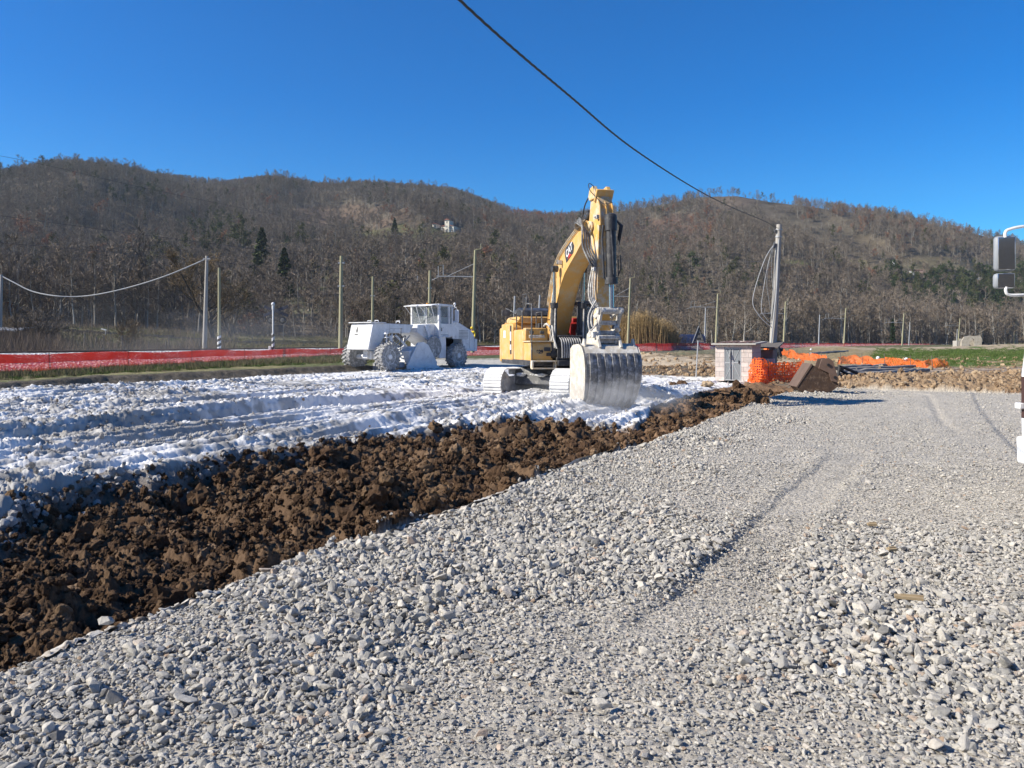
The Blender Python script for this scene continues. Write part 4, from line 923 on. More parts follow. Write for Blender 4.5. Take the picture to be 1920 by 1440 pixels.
cp.box((0, 4.45, 1.84), (.46, .6, .16)); cp.lathe([(.03, -.36), (.075, -.36), (.075, .36), (.03, .36)], (0, 4.32, 1.98), 'x', 16); cp.box((.34, 4.72, 1.98), (.2, .14, .16)); cp.cyl((-.3, 4.8, 2.1), (-.16, 4.9, 2.2), .06)
cp.box((0, 4.86, 1.92), (.62, .05, .1)); cp.build('quick_coupler', M['dusty_metal'], ex, .02)
# bucket
bw = .77
pr = [(4.02, 1.62), (4.25, 1.72), (4.65, 1.74), (4.92, 1.66), (5.08, 1.48), (5.17, 1.2), (5.17, .92), (5.10, .62), (4.96, .34), (4.74, .12), (4.42, .0), (4.02, -.06), (3.72, -.06)]
bk = MB(); th_ = .035; ins_ = []
for i, (y, z) in enumerate(pr):
    a = Vector(pr[max(i - 1, 0)]); b = Vector(pr[min(i + 1, len(pr) - 1)]); t = (b - a).normalized(); ins_.append((y + t.y * th_ * (-1) * -1 * -1, z - t.x * th_ * -1 * -1))
def wd(z): return bw * (.90 + .10 * min(1, max(0, (z + .1) / 1.1)))
nP = len(pr); vs = []
for (y, z), (y2, z2) in zip(pr, ins_):
    q = wd(z); vs += [(-q, y, z), (q, y, z), (q, y2, z2), (-q, y2, z2)]
bk.add(vs, [(4 * i + k, 4 * i + (k + 1) % 4, 4 * i + 4 + (k + 1) % 4, 4 * i + 4 + k) for i in range(nP - 1) for k in range(4)] + [(3, 2, 1, 0), (4 * nP - 4, 4 * nP - 3, 4 * nP - 2, 4 * nP - 1)])
bko = bk.build('bucket', M['bucket'], ex, 0)
for sx in (-1, 1):
    sp = MB(); vs = [(sx * (wd(z) + .004), y, z) for y, z in pr] + [(sx * (wd(z) + .034), y + (.02 if y > 4.6 else 0), z) for y, z in pr]
    sp.add(vs, [tuple(range(nP)), tuple(range(nP, 2 * nP))[::-1]] + [(i, (i + 1) % nP, nP + (i + 1) % nP, nP + i) for i in range(nP)]); sp.build('side_plate', M['bucket_top'], bko, .006)
tp = MB(); vs = []
for (y, z) in pr[:6]: vs += [(-wd(z) + .02, y + .012, z + .014), (wd(z) - .02, y + .012, z + .014)]
tp.add(vs, [(2 * i, 2 * i + 1, 2 * i + 3, 2 * i + 2) for i in range(4)]); tp.build('top_plate', M['bucket_top'], bko, 0, fixn=False)
for k in range(7):
    x = -.62 + .207 * k; rb = MB(); q = [(y + .0, z) for y, z in pr[4:11]]; o_ = []
    for i, (y, z) in enumerate(q):
        a = Vector(q[max(i - 1, 0)]); b = Vector(q[min(i + 1, len(q) - 1)]); t = (b - a).normalized(); o_.append((y - t.y * .075, z + t.x * .075))
    rb.prism(q + o_[::-1], x - .045, x + .045); rb.build('wear_strip', M['bucket'], bko, .004)
for sx in (-.30, .30):
    er = MB(); er.prism([(3.98, 1.66), (4.05, 2.0), (4.2, 2.08), (4.38, 1.92), (4.52, 1.9), (4.66, 2.02), (4.8, 1.98), (5.0, 1.66), (4.9, 1.6), (4.3, 1.66)], sx - .035, sx + .035); er.build('hinge_ear', M['bucket_top'], bko, .008)
for sx in (-.69, .69):
    lc = MB(); lc.prism([(4.7, 1.7), (4.78, 1.88), (4.86, 1.88), (4.94, 1.68)], sx - .025, sx + .025); lc.build('lifting_lug', M['bucket_top'], bko, .006)
tt = MB()
for k in range(6): tt = MB(); x = -.6 + .24 * k; tt.prism([(3.78, -.1), (3.78, .02), (3.45, -.05)], x - .05, x + .05); tt.build('tooth', M['darkgrey'], bko, .006)
# pipes and valves under the boom foot, hose bundles
vb = MB()
for k in range(9): x = -.3 + .075 * k; vb.tube(spl([(x, 1.5, 1.95), (x + .02, 1.78, 1.85), (x, 1.8, 1.6), (x * .9, 1.72, 1.32)]), .022, 7)
vb.build('valve_hoses', M['hose_grey'], ex)
vb = MB(); vb.bb(-.38, .38, 1.0, 1.6, 1.24, 1.62); vb.bb(-.36, .36, 1.35, 1.5, 1.62, 1.98); vb.bb(-.42, .42, 1.55, 1.64, 1.24, 1.34); vb.tube([(-.4, 1.66, 1.98), (.4, 1.66, 1.98)], .03, 8); vb.build('control_valve', M['black'], ex, .01)
vb = MB(); vb.tube(spl([(.44, 1.35, 2.6), (.52, 1.5, 2.3), (.5, 1.6, 1.9), (.42, 1.65, 1.6)]), .03, 8); vb.tube(spl([(.6, .9, 2.3), (.62, 1.3, 2.35), (.5, 1.5, 2.1), (.55, 1.5, 1.8)]), .035, 8); vb.tube(spl([(.5, 1.2, 1.5), (.52, 1.45, 3.0), (.4, 1.5, 3.8)]), .02, 8); vb.build('side_hoses', M['dusty_metal'], ex)

# the boom stands a little lower than drawn above: fold the upper part down
for o in list(ex.children_recursive):
    if o.type != 'MESH' or o.name.startswith('lettering'): continue
    for v in o.data.vertices:
        z = v.co.z
        if z > 4.0: v.co.z = 4.0 + (z - 4.0) * .76
for o in ex.children_recursive:
    if o.name.startswith('lettering'): o.location.z = 4.0 + (o.location.z - 4.0) * .76; o.scale = (.86, .86, 1)
# ================================================================ THE SOIL STABILISER
sbz = empty('soil_stabiliser', (-6.20, 44.95, .24), R(144.5), 'white lime-coated soil stabiliser machine on four ribbed tyres', 'stabiliser')
K = .885
KM = Matrix.Scale(K, 4)
def kb(): return MB(KM)
WM = M['white_mach']
def wheel(x, y, side):
    r = .86; w = .32; t = kb()
    t.lathe([(.40, -w * .8), (.62, -w), (.78, -w * .95), (.80, -w * .6), (.80, w * .6), (.78, w * .95), (.62, w), (.40, w * .8)], (x, y, r), 'x', 36)
    for k in range(22):
        for s in (-1, 1):
            a = 2 * math.pi * (k + (.5 if s > 0 else 0)) / 22; B = Matrix.Translation((x, y, r)) @ Matrix.Rotation(a, 4, 'X')
            q = MB(KM @ B); q.add([(0, -.03, .79), (0, .05, .79), (s * w, .16, .77), (s * w, .08, .77), (0, -.025, .865), (0, .045, .865), (s * w, .155, .85), (s * w, .085, .85)], [(0, 1, 2, 3), (4, 7, 6, 5), (0, 4, 5, 1), (1, 5, 6, 2), (2, 6, 7, 3), (3, 7, 4, 0)])
            b = len(t.v); t.v += q.v; t.f += [tuple(b + i for i in f) for f in q.f]
            q = MB(KM @ B); q.box((s * (w + .0), .12, .70), (.05, .07, .2)); b = len(t.v); t.v += q.v; t.f += [tuple(b + i for i in f) for f in q.f]
    wo = t.build('wheel', M['tyre'], sbz)
    m = kb(); m.lathe([(.05, side * .30), (.14, side * .30), (.17, side * .24), (.26, side * .20), (.30, side * .12), (.38, side * .12), (.43, side * .27), (.45, side * .27), (.45, 0), (.05, 0)], (x, y, r), 'x', 28); m.build('rim', M['limed_grey'] if (y > 0 and x > 0) else M['white_mach'], wo)
for (x, y) in ((1.42, 3.1), (-1.42, 3.1), (1.42, -3.5), (-1.42, -3.5)): wheel(x, y, 1 if x > 0 else -1)
ax_ = kb(); ax_.cyl((-1.15, 3.1, .86), (1.15, 3.1, .86), .16, n=14); ax_.box((0, 3.1, .95), (.7, .6, .5)); ax_.cyl((0, 2.8, 1.15), (0, 3.6, 1.15), .2, n=14); ax_.box((0, 3.45, .9), (.4, .3, .25)); ax_.build('front_axle', WM, sbz, .01); ax_ = kb(); ax_.cyl((-1.15, -3.5, .86), (1.15, -3.5, .86), .16, n=14); ax_.build('rear_axle', WM, sbz, .01)
fk = kb(); fk.prism([(4.0, 1.30), (3.25, 1.30), (2.55, 2.35), (.4, 2.35), (.0, 2.9), (3.45, 2.95), (3.75, 2.9)], -.75, .75); gno = fk.build('gooseneck_frame', WM, sbz, .03)
fp = kb(); fp.prism([(4.16, 1.32), (4.0, 1.28), (3.62, 2.9), (3.74, 2.92)], -.85, 1.05); fp.build('front_panel', WM, sbz, .02)
tp = kb(); tp.bb(-.85, 1.15, 2.6, 3.9, 2.95, 3.0); tp.build('top_plate', WM, sbz, .01)
for (x, y) in ((-.3, 2.9), (.35, 2.9), (-.5, 1.2), (.1, .6)):
    q = kb(); q.tube([(x - .15, y, 3.0), (x - .15, y, 3.12), (x + .15, y, 3.12), (x + .15, y, 3.0)], .025, 6); q.build('lifting_handle', WM, sbz)
# emblem: a dark flame-like leaf with a small smudge of text below
lg = kb(); th = math.atan2(.38, 1.6)
q = [(-.06, 0), (.06, 0), (.10, .16), (.02, .42), (-.05, .22), (-.09, .14)]
cy = lambda z: 4.16 - (z - 1.32) * (.42 / 1.6) + .012
lg.add([(.42 + a, cy(2.35 + b), 2.35 + b) for a, b in q], [tuple(range(6))]); lg.add([(.42 + a, cy(2.35 + b), 2.35 + b) for a, b in ((-.14, -.16), (.16, -.16), (.16, -.08), (-.14, -.08))], [(0, 1, 2, 3)]); lg.build('emblem', M['darkgrey'], sbz, 0, fixn=False)
ht = kb(); ht.prism([(.9, .35), (-1.5, .35), (-1.3, 1.25), (-.7, 1.5), (.2, 1.5), (.9, 1.2)], -1.2, 1.2); hdo = ht.build('rotor_hood', WM, sbz, .05)
for sx in (-1, 1):
    spt = kb(); spt.prism([(1.3, .12), (1.25, .3), (.25, 1.72), (-.3, 1.78), (-.75, 1.6), (-1.55, .5), (-1.65, .12)], sx * 1.24, sx * 1.36); spo = spt.build('side_shield', WM, hdo, .02)
    spt = kb(); spt.tube([(sx * 1.4, 1.27, .32), (sx * 1.4, .27, 1.74)], .05, 4); spt.prism([(1.35, .05), (1.35, .2), (-1.7, .22), (-1.75, .05)], sx * 1.37, sx * 1.46); spt.build('wear_skid', M['white_mach'], spo, .01)
hk = kb(); hk.bb(-1.1, 1.1, 1.2, 1.7, .15, .5); hk.bb(-1.1, 1.1, -1.9, -1.4, .15, .5); hk.build('flap', M['limed_grey'], hdo, .02)
ho = kb(); rr = random.Random(3)
for k in range(9):
    x = rr.uniform(-.8, .8); ho.tube(spl([(x, 2.3 + rr.uniform(-.3, .4), 2.3), (x + rr.uniform(-.2, .2), 1.7, 1.6 + rr.uniform(-.2, .4)), (x + rr.uniform(-.3, .3), 1.0 + rr.uniform(-.3, .3), 1.5), (x, .4, 2.2)]), .04, 7)
ho.build('hydraulic_hoses', M['limed_grey'], sbz)
for sx in (-.95, .95):
    ar = kb(); ar.tube([(sx, 1.9, 2.2), (sx, .9, 1.5)], .07, 8); ar.build('lift_cylinder', WM, sbz); ar = kb(); ar.tube([(sx * 1.1, 2.3, 1.3), (sx * 1.1, 2.3, 2.3)], .04, 8); ar.build('guide_rod', WM, sbz); ar = kb(); ar.tube([(sx, -.9, 2.9), (sx * 1.25, -1.15, 1.9), (sx * 1.3, -1.15, 1.3)], .08, 10); ar.build('lift_arm', WM, sbz)
ro = kb(); ro.lathe([(.3, -.04), (.62, -.06), (.72, -.04), (.72, .04), (.62, .06), (.3, .04)], (-1.3, -1.35, 1.45), 'x', 30); ro.build('drive_belt_guard', M['tyre'], sbz)
pl = kb(); pl.box((-1.35, 3.1, 2.05), (.28, .3, .05)); pl.tube([(-1.35, 3.1, 1.75), (-1.35, 3.1, 2.3)], .05, 8); pl.box((-1.35, 3.15, 2.3), (.26, .2, .09)); pl.box((-1.3, 2.7, 2.0), (.1, .1, .35)); pl.build('front_lamp', WM, sbz, .01)
ls = kb(); ls.tube([(-1.38, 1.9, 1.2), (-1.38, 1.85, 2.55)], .025, 6); ls.ball((-1.38, 1.85, 2.6), .05, 5); ls.build('level_rod', M['darkgrey'], sbz)
# cab
x0, x1, y0, y1, z0, z1 = -1.22, 1.22, -3.3, -1.95, 2.15, 4.2
cb2 = kb()
for (x, y) in ((x0, y0), (x1, y0), (x0, y1), (x1, y1), (x0, -2.95), (-.1, y1)):
    w = .07 if x != -.1 else .035
    cb2.bb(x - w, x + w, y - w, y + w, z0, z1)
cb2.bb(x0 - .05, x1 + .05, y0, y1 + .06, z0, 3.02); cb2.bb(x0 - .05, x1 + .05, y0 - .03, y0 + .03, z0, 3.5)
cb2.prism([(y0 - .1, z1), (y1 + .15, z1), (y1 + .05, z1 + .14), (y0, z1 + .12)], x0 - .08, x1 + .08)
cbo = cb2.build('cab', WM, sbz, .02)
for (xa, xb) in ((-1.12, -.14), (-.06, 1.12)):
    q = kb(); q.bb(xa, xb, y1 + .0, y1 + .015, 3.04, z1 - .02); q.build('windscreen', M['glass_clear'], cbo, 0)
for sx in (x0, x1):
    q = kb(); q.bb(sx - .01, sx + .01, -2.88, y1 - .08, 3.04 - .75 * (sx < 0), z1 - .05); q.bb(sx - .01, sx + .01, y0 + .08, -3.03, 3.04, z1 - .05); q.build('side_window', M['glass_clear'], cbo, 0)
q = kb(); q.bb(-.8, .8, y0 - .045, y0 - .035, 3.5, z1 - .05); q.build('rear_window', M['glass'], cbo, 0)
for (xa, xb) in ((-1.25, -.05), (.1, 1.3)):
    q = kb(); q.prism([(y1 + .1, z1 + .05), (y1 + .75, z1 - .02), (y1 + .75, z1 + .03), (y1 + .1, z1 + .12)], xa, xb); q.tube([(xa + .1, y1 + .7, z1 - .02), (xa + .25, y1 + .1, 3.1)], .022, 6); q.tube([(xb - .1, y1 + .7, z1 - .02), (xb - .2, y1 + .1, 3.5)], .02, 6); q.build('sun_visor', WM, cbo, .01)
q = kb(); q.box((.3, -2.75, 3.0), (.5, .5, .16)); q.box((.3, -3.0, 3.35), (.48, .14, .7)); q.box((.3, -2.35, 3.15), (.4, .2, .4)); q.cyl((.3, -2.4, 3.25), (.3, -2.6, 3.45), .17, .17, 16); q.build('seat', M['black'], cbo, .03)
# door steps, mirrors
q = kb(); q.bb(x0 - .18, x0 - .05, -2.9, -2.2, 2.1, 2.16); q.tube([(x0 - .12, -2.0, 2.2), (x0 - .12, -2.0, 3.9)], .02, 6); q.build('door_step', WM, cbo, .01)
q = kb(); q.tube([(x0, -3.2, 4.0), (x0 - .35, -3.35, 4.15), (x0 - .35, -3.35, 3.9)], .03, 6); q.box((x0 - .36, -3.38, 3.55), (.3, .1, .85)); q.ball((x0 - .2, -3.35, 4.38), .09, 6); q.cyl((x0 - .2, -3.35, 4.15), (x0 - .2, -3.35, 4.35), .05); q.build('wing_mirror', WM, cbo, .02)
eh = kb(); eh.prism([(-3.36, 1.55), (-3.36, 3.1), (-3.7, 3.25), (-5.3, 2.65), (-5.7, 2.3), (-5.85, 1.3), (-5.0, 1.2), (-4.5, 1.25), (-4.35, 1.95), (-2.6, 1.95), (-2.55, 1.55)], -1.25, 1.25); eho = eh.build('engine_hood', WM, sbz, .05)
q = kb(); 
for k in range(6): q.bb(-1.275, -1.255, -5.0, -4.0, 2.05 + .1 * k, 2.09 + .1 * k)
q.build('cooling_louvre', M['limed_grey'], eho, 0)
q = kb(); q.bb(-1.3, 1.3, -6.0, -5.75, 1.25, 2.0); q.bb(-1.32, 1.32, -5.95, -4.5, 1.15, 1.3); q.build('rear_bumper', WM, sbz, .03)
q = kb(); q.prism([(-2.6, .7), (-1.9, .7), (-1.9, 2.15), (-2.6, 2.15)], -1.3, 1.3); q.prism([(-1.9, 1.5), (-.2, 2.4), (-.2, 2.9), (-1.9, 3.0)], -.9, .9); q.build('mid_frame', WM, sbz, .04)
q = kb(); q.tube([(0, -4.2, 3.1), (0, -4.2, 3.75)], .06, 10); q.build('exhaust_pipe', M['limed_grey'], eho)

q = kb()
for y in (1.0, 2.2): q.bb(-.757, -.752, y, y + .025, 2.4, 2.92)
q.bb(-.757, -.752, 1.03, 2.2, 2.62, 2.64); q.build('panel_seam', M['limed_grey'], gno)
q = kb(); q.bb(-1.256, -1.252, -5.2, -5.17, 1.35, 2.6); q.build('panel_seam', M['limed_grey'], eho)
q = kb(); q.bb(-1.275, -1.27, -2.85, -2.05, 2.25, 2.28); q.box((-1.29, -2.15, 2.62), (.03, .05, .22)); q.build('door_handle', M['darkgrey'], cbo)
for x in (-.9, -.3): q = kb(); q.box((x, y1 + .12, z1 + .02), (.2, .12, .12)); q.build('work_lamp', M['darkgrey'], cbo, .01)
q = kb(); q.lathe([(.02, -.06), (.12, -.06), (.12, .06), (.02, .06)], (.3, y1 - .6, z1 + .2), 'z', 14); q.build('beacon', pm('beacon_amber', (.6, .25, .03), None, 3, .4), cbo)
# ================================================================ RAILWAY, NETS, MASTS
def rl(t, d=0):
    d = d - float(bend(np.array(float(t)))); return Vector((15 + RD[0] * t + RN[0] * d, 98 + RD[1] * t + RN[1] * d, 0))
T0, T1 = -92, 262
tt_ = np.concatenate([np.arange(T0, -10, .35), np.arange(-10, T1, 1.2)]); dd_ = np.array([-1.6, -1.2, -.8, -.4, 0, .4, .8, 1.2, 2.0, 3.0, 3.6, 4.2, 5.0, 6.2])
pf = np.array([-.25, .12, .32, .52, .72, .90, 1.0, 1.02, 1.03, 1.02, 1.0, .8, .4, -.25])
TT, DD = np.meshgrid(tt_, dd_, indexing='ij'); DDb = DD - bend(TT); EX = 15 + RD[0] * TT + RN[0] * DDb; EY = 98 + RD[1] * TT + RN[1] * DDb
zg = zland(EX, EY); EZ = zg + (zrail(EY) - zg) * pf[None] + (fbm(EX * 2, EY * 2, 3, 500) - .5) * .14
a_, b_ = EX.shape; ie = np.arange(a_ * b_).reshape(a_, b_); qe = np.stack([ie[:-1, :-1], ie[:-1, 1:], ie[1:, 1:], ie[1:, :-1]], -1).reshape(-1, 4)
m, t, b = newmat('ballast'); g = N(t, 'ShaderNodeNewGeometry'); vo = N(t, 'ShaderNodeTexVoronoi', Scale=7.0); t.links.new(g.outputs['Position'], vo.inputs['Vector'])
sr = N(t, 'ShaderNodeSeparateColor'); t.links.new(vo.outputs['Color'], sr.inputs[0]); c = ramp(t, sr.outputs[0], [(0, (.16, .15, .14)), (.4, (.45, .43, .41)), (.7, (.72, .71, .69)), (1, (.82, .82, .81))])
t.links.new(c, b.inputs['Base Color']); b.inputs['Roughness'].default_value = .95; bp = N(t, 'ShaderNodeBump', Strength=1, Distance=.12); t.links.new(vo.outputs['Distance'], bp.inputs['Height']); t.links.new(bp.outputs[0], b.inputs['Normal'])
tag(link('railway_embankment', np_mesh('railway_embankment', np.stack([EX, EY, EZ], -1).reshape(-1, 3), qe), m), kind='structure')
rw = MB()
for d in (1.6, 3.05):
    rw.tube([rl(t_, d) + Vector((0, 0, float(zrail(rl(t_, d).y)) + .1)) for t_ in range(T0, T1, 6)], .05, 4)
tag(rw.build('railway_rails', M['rust']), kind='structure')

def netmat(name, colr, cov, cu=18, cv=18, trans=.35):
    m, t, b = newmat(name); b.inputs['Base Color'].default_value = (*colr, 1); b.inputs['Roughness'].default_value = .6
    tcl = N(t, 'ShaderNodeBsdfTranslucent'); tcl.inputs[0].default_value = (*colr, 1); mx = N(t, 'ShaderNodeMixShader'); mx.inputs[0].default_value = trans
    t.links.new(b.outputs[0], mx.inputs[1]); t.links.new(tcl.outputs[0], mx.inputs[2])
    fr = []
    for nm, k in (('nu', cu), ('nv', cv)):
        a = N(t, 'ShaderNodeAttribute', attribute_name=nm); q = N(t, 'ShaderNodeMath', operation='MULTIPLY'); t.links.new(a.outputs['Fac'], q.inputs[0]); q.inputs[1].default_value = k
        f = N(t, 'ShaderNodeMath', operation='FRACT'); t.links.new(q.outputs[0], f.inputs[0]); l = N(t, 'ShaderNodeMath', operation='LESS_THAN'); t.links.new(f.outputs[0], l.inputs[0]); l.inputs[1].default_value = 1 - math.sqrt(1 - cov); fr.append(l)
    mxx = N(t, 'ShaderNodeMath', operation='MAXIMUM'); t.links.new(fr[0].outputs[0], mxx.inputs[0]); t.links.new(fr[1].outputs[0], mxx.inputs[1])
    tr = N(t, 'ShaderNodeBsdfTransparent'); m2 = N(t, 'ShaderNodeMixShader'); t.links.new(mxx.outputs[0], m2.inputs[0]); t.links.new(tr.outputs[0], m2.inputs[1]); t.links.new(mx.outputs[0], m2.inputs[2])
    t.links.new(m2.outputs[0], t.nodes['Material Output'].inputs[0]); return m
NR = netmat('red_net', (.82, .095, .06), .64); NRD = netmat('red_net_fold', (.60, .035, .02), .88); NO = netmat('orange_net', (.95, .18, .025), .64, 9, 9); NO2 = netmat('orange_net_flat', (.95, .2, .03), .7, 16, 16)
def sheet(name, base, top, mat, parent=None, rows=8, crump=.05, seed=0, su=1):
    """base, top: lists of Vectors of equal length"""
    n = len(base); B = np.array([v[:] for v in base]); T_ = np.array([v[:] for v in top]); f = np.linspace(0, 1, rows)[:, None, None]
    Pn = B[None] * (1 - f) + T_[None] * f
    L = np.concatenate([[0], np.cumsum(np.linalg.norm(np.diff(B, axis=0), axis=1))]); UU = np.broadcast_to(L[None], (rows, n)); hgt = np.linalg.norm(T_ - B, axis=1); VV = f[..., 0] * hgt[None]
    for k in range(3): Pn[..., k] += (fbm(UU * 2.2 + 17 * k + seed, VV * 2.2 + 5 * k, 4, seed + k) - .5) * crump * 2 * (1 if k < 2 else .5)
    i_ = np.arange(rows * n).reshape(rows, n); q = np.stack([i_[:-1, :-1], i_[:-1, 1:], i_[1:, 1:], i_[1:, :-1]], -1).reshape(-1, 4)
    return link(name, np_mesh(name, Pn.reshape(-1, 3), q, {'nu': UU.ravel() * su, 'nv': VV.ravel() * su}), mat, parent)
fence = empty('safety_net_fence', rl(-60, -2.2) , 0, 'long red plastic safety net strung along the foot of the white railway ballast', 'net fence')
fi = Matrix.Translation(-fence.location)
ts = np.arange(T0, 215, .7); base = []; top = []; mid = []
for t_ in ts:
    p = rl(t_, -2.2); zb_ = float(zland(np.array(p.x), np.array(p.y))); zt_ = float(zrail(p.y)) + .06 + .04 * math.sin(t_ * .9) + (.05 if p.y > 90 else 0)
    base.append(Vector((p.x, p.y, zb_)) - fence.location); top.append(Vector((p.x, p.y, zt_)) - fence.location); mid.append(Vector((p.x - .03, p.y - .03, zb_ + (zt_ - zb_) * .66)) - fence.location)
sheet('net', base, top, NR, fence, 5, .03, 3)
sheet('folded_band', mid, [v + Vector((-.04, -.04, .02)) for v in top], NRD, fence, 3, .03, 5)
k = 0
for i in range(0, len(ts), 6):
    if k > 80: break
    s_b = MB(); s_b.cyl(base[i] + Vector((-.05, -.05, -.3)), top[i] + Vector((-.05, -.05, .10)), .022, n=6); s_b.build('stake', M['darkwood'], fence); k += 1

# masts of the railway
def mast(name, px, ytop, ybase, Y, mat, r0=.15, r1=.09, arm=None, label='', cat='mast', group=None, cross=None):
    a = P(px[1], ybase, Y); b = P(px[0], ytop, Y); o = empty(name, a, 0, label, cat, group)
    q = MB(); q.cyl((0, 0, -.6), b - a, r0, r1, 10); q.build('shaft', mat, o)
    if arm:
        (ya, Lm, hook) = arm; f = (ya - ybase) / (ytop - ybase); z = (b - a) * f; d = Vector((-Lm, .0, .05))
        q = MB(); q.cyl(z, z + d, .045, n=6); q.build('cantilever', M['pole_grey'], o)
        q = MB(); q.cyl(z + (b - a) * .14, z + d * .72, .025, n=6); q.build('stay', M['pole_grey'], o)
        q = MB(); q.tube([z + d * .95 + Vector((0, 0, .02)), z + d * .95 + Vector((0, 0, .9)), z + d * .82 + Vector((0, 0, 1.0)), z + d * .82 + Vector((0, 0, .1))], .03, 6); q.tube([z + d * .9, z + d * 1.12 + Vector((0, 0, -.35))], .03, 6); q.build('contact_bracket', M['pole_grey'], o)
        if hook:
            q = MB(); q.tube([b - a, b - a + Vector((.1, 0, .05)), b - a + Vector((.5, 0, .1)), b - a + Vector((.5, 0, .55))], .04, 6); q.build('top_hook', M['pole_green'], o)
    if cross:
        for zc in cross:
            q = MB(); q.box((b - a) * zc, (.5, .2, .1)); q.build('clamp', M['pole_grey'], o)
    return o
PGm = M['pole_green']
mast('catenary_mast', (640, 638), 480, 668, 61, PGm, .17, .12, None, 'tall green-grey concrete mast left of the white machine, no arm', cross=(.93, .7))
mast('catenary_mast', (699, 698), 518, 640, 84, PGm, .15, .11, None, 'slim green mast directly behind the front of the white machine', cross=(.7,))
mast('catenary_mast', (806, 804), 507, 640, 82, PGm, .17, .13, None, 'green mast rising behind the white machine cab roof', cross=(.75,))
mast('catenary_mast', (891, 886), 469, 648, 67, PGm, .17, .10, (519, 3.3, True), 'tall mast with a long cantilever arm right of the white machine', group='catenary masts with an arm')
mast('catenary_mast', (1182, 1177), 522, 642, 98, PGm, .17, .10, (556, 2.6, True), 'mast with an arm standing in front of the dry reed clump', group='catenary masts with an arm')
for (px, yt, yb, Y, ya, nm) in ((1346, 551, 641, 129, 576, 'mast with an arm just right of the dark triangular hut'), (1473, 566, 644, 145, 588, 'mast with an arm right beside the leaning concrete pole'), (1586, 578, 646, 173, 597, 'mast with an arm, second one right of the leaning concrete pole'),
                             (1695, 588, 646, 203, 605, 'mast with an arm next to the small dark cypress'), (1800, 597, 646, 241, 611, 'mast with an arm close to the small stone ruin'), (1905, 604, 645, 276, 617, 'farthest mast with an arm, below the truck mirrors')):
    mast('catenary_mast', (px, px - 4), yt, yb, Y, PGm, .19, .12, (ya, 4.6, True), nm, group='catenary masts with an arm')
for (px, yt, yb, Y, nm) in ((1323, 577, 641, 125, 'grey pole beside the dark triangular hut'), (1537, 590, 640, 150, 'slim grey pole between two masts, right of the leaning pole'), (1706, 604, 644, 205, 'short grey pole right of the small cypress'), (1795, 617, 648, 238, 'short pale pole carrying fittings left of the stone ruin'),
                             (783, 517, 560, 180, 'thin far pole behind the white machine cab'), (965, 555, 620, 90, 'thin rusty pole rising behind the excavator counterweight'), (1012, 553, 600, 95, 'thin grey pole rising behind the excavator exhaust'), (500, 515, 560, 250, 'thin grey pole by the two dark conifers')):
    mast('grey_pole', (px, px - 2), yt, yb, Y, M['pole_grey'], .13, .09, None, nm, 'pole')
mast('utility_pole', (388, 383), 480, 661, 60, M['concrete'], .19, .11, None, 'grey concrete utility pole holding the sagging pale cable', 'pole', cross=(.97,))
mast('utility_pole', (3, 0), 515, 600, 62, M['concrete'], .15, .1, None, 'concrete pole at the left edge where the sagging cable starts', 'pole')
# pole with a striped foot
o = mast('striped_pole', (411, 411), 502, 660, 56, M['pole_green'], .11, .09, None, 'yellow-green pole with black and white stripes at its foot', 'pole')
def striped(o, r, h0, h1, n, parent):
    m, t, b = newmat('hazard_stripes'); tc = N(t, 'ShaderNodeTexCoord'); s = N(t, 'ShaderNodeSeparateXYZ'); t.links.new(tc.outputs['Object'], s.inputs[0])
    at = N(t, 'ShaderNodeMath', operation='ARCTAN2'); t.links.new(s.outputs[0], at.inputs[0]); t.links.new(s.outputs[1], at.inputs[1]); q = N(t, 'ShaderNodeMath', operation='MULTIPLY_ADD'); t.links.new(s.outputs[2], q.inputs[0]); q.inputs[1].default_value = n
    dv = N(t, 'ShaderNodeMath', operation='DIVIDE'); t.links.new(at.outputs[0], dv.inputs[0]); dv.inputs[1].default_value = 6.283; t.links.new(dv.outputs[0], q.inputs[2])
    f = N(t, 'ShaderNodeMath', operation='FRACT'); t.links.new(q.outputs[0], f.inputs[0]); c = ramp(t, f.outputs[0], [(.49, (.72, .72, .72)), (.51, (.03, .03, .03))]); t.links.new(c, b.inputs['Base Color'])
    q = MB(); q.cyl((0, 0, h0), (0, 0, h1), r, n=20); return q.build('striped_foot', m, parent)
striped(o, .135, 0, 1.2, 2.6, o)
# level crossing signal
cs = empty('crossing_signal', P(512, 656, 52), 0, 'white crossing post with ball top, striped foot, dark cross boards and twin lamps', 'rail signal')
q = MB(); q.cyl((0, 0, -.3), (0, 0, 2.95), .055, n=12); q.cyl((0, 0, 2.7), (0, 0, 2.98), .08, n=12); q.build('post', M['white'], cs)
q = MB(); q.ball((0, 0, 3.08), .12, 8); q.build('ball_cap', M['white'], cs); striped(cs, .09, 0, 1.1, 2.4, cs)
q = MB(); q.box((-.18, -.1, .05), (.16, .16, .4)); q.build('foot_block', M['white'], cs, .01)
for s in (-1, 1):
    q = MB(); q.box((.12, .22 + .05 * s, 2.62), (1.75, .03, .2), (0, R(21 * s), 0)); q.build('cross_board', pm('board_shaded%d' % s, (.03, .035, .06), None, 3, .6), cs, .005)  # near-black boards: the shade on their back is put into the colour
    lm_ = MB(); lm_.cyl((.2 + .40 * s, .15, 2.0), (.2 + .40 * s, .19, 2.0), .25, n=24); l0 = lm_.build('backplate', M['dark'], cs)
    lm_ = MB(); lm_.lathe([(.02, -.1), (.13, -.09), (.15, .0), (.15, .1), (.02, .1)], (.2 + .40 * s, .1, 2.0), 'y', 20); lm_.build('lamp', M['darkgrey'], l0)
q = MB(); q.box((.2, .2, 1.42), (.8, .12, .5)); q.build('relay_box', M['dark'], cs, .02)
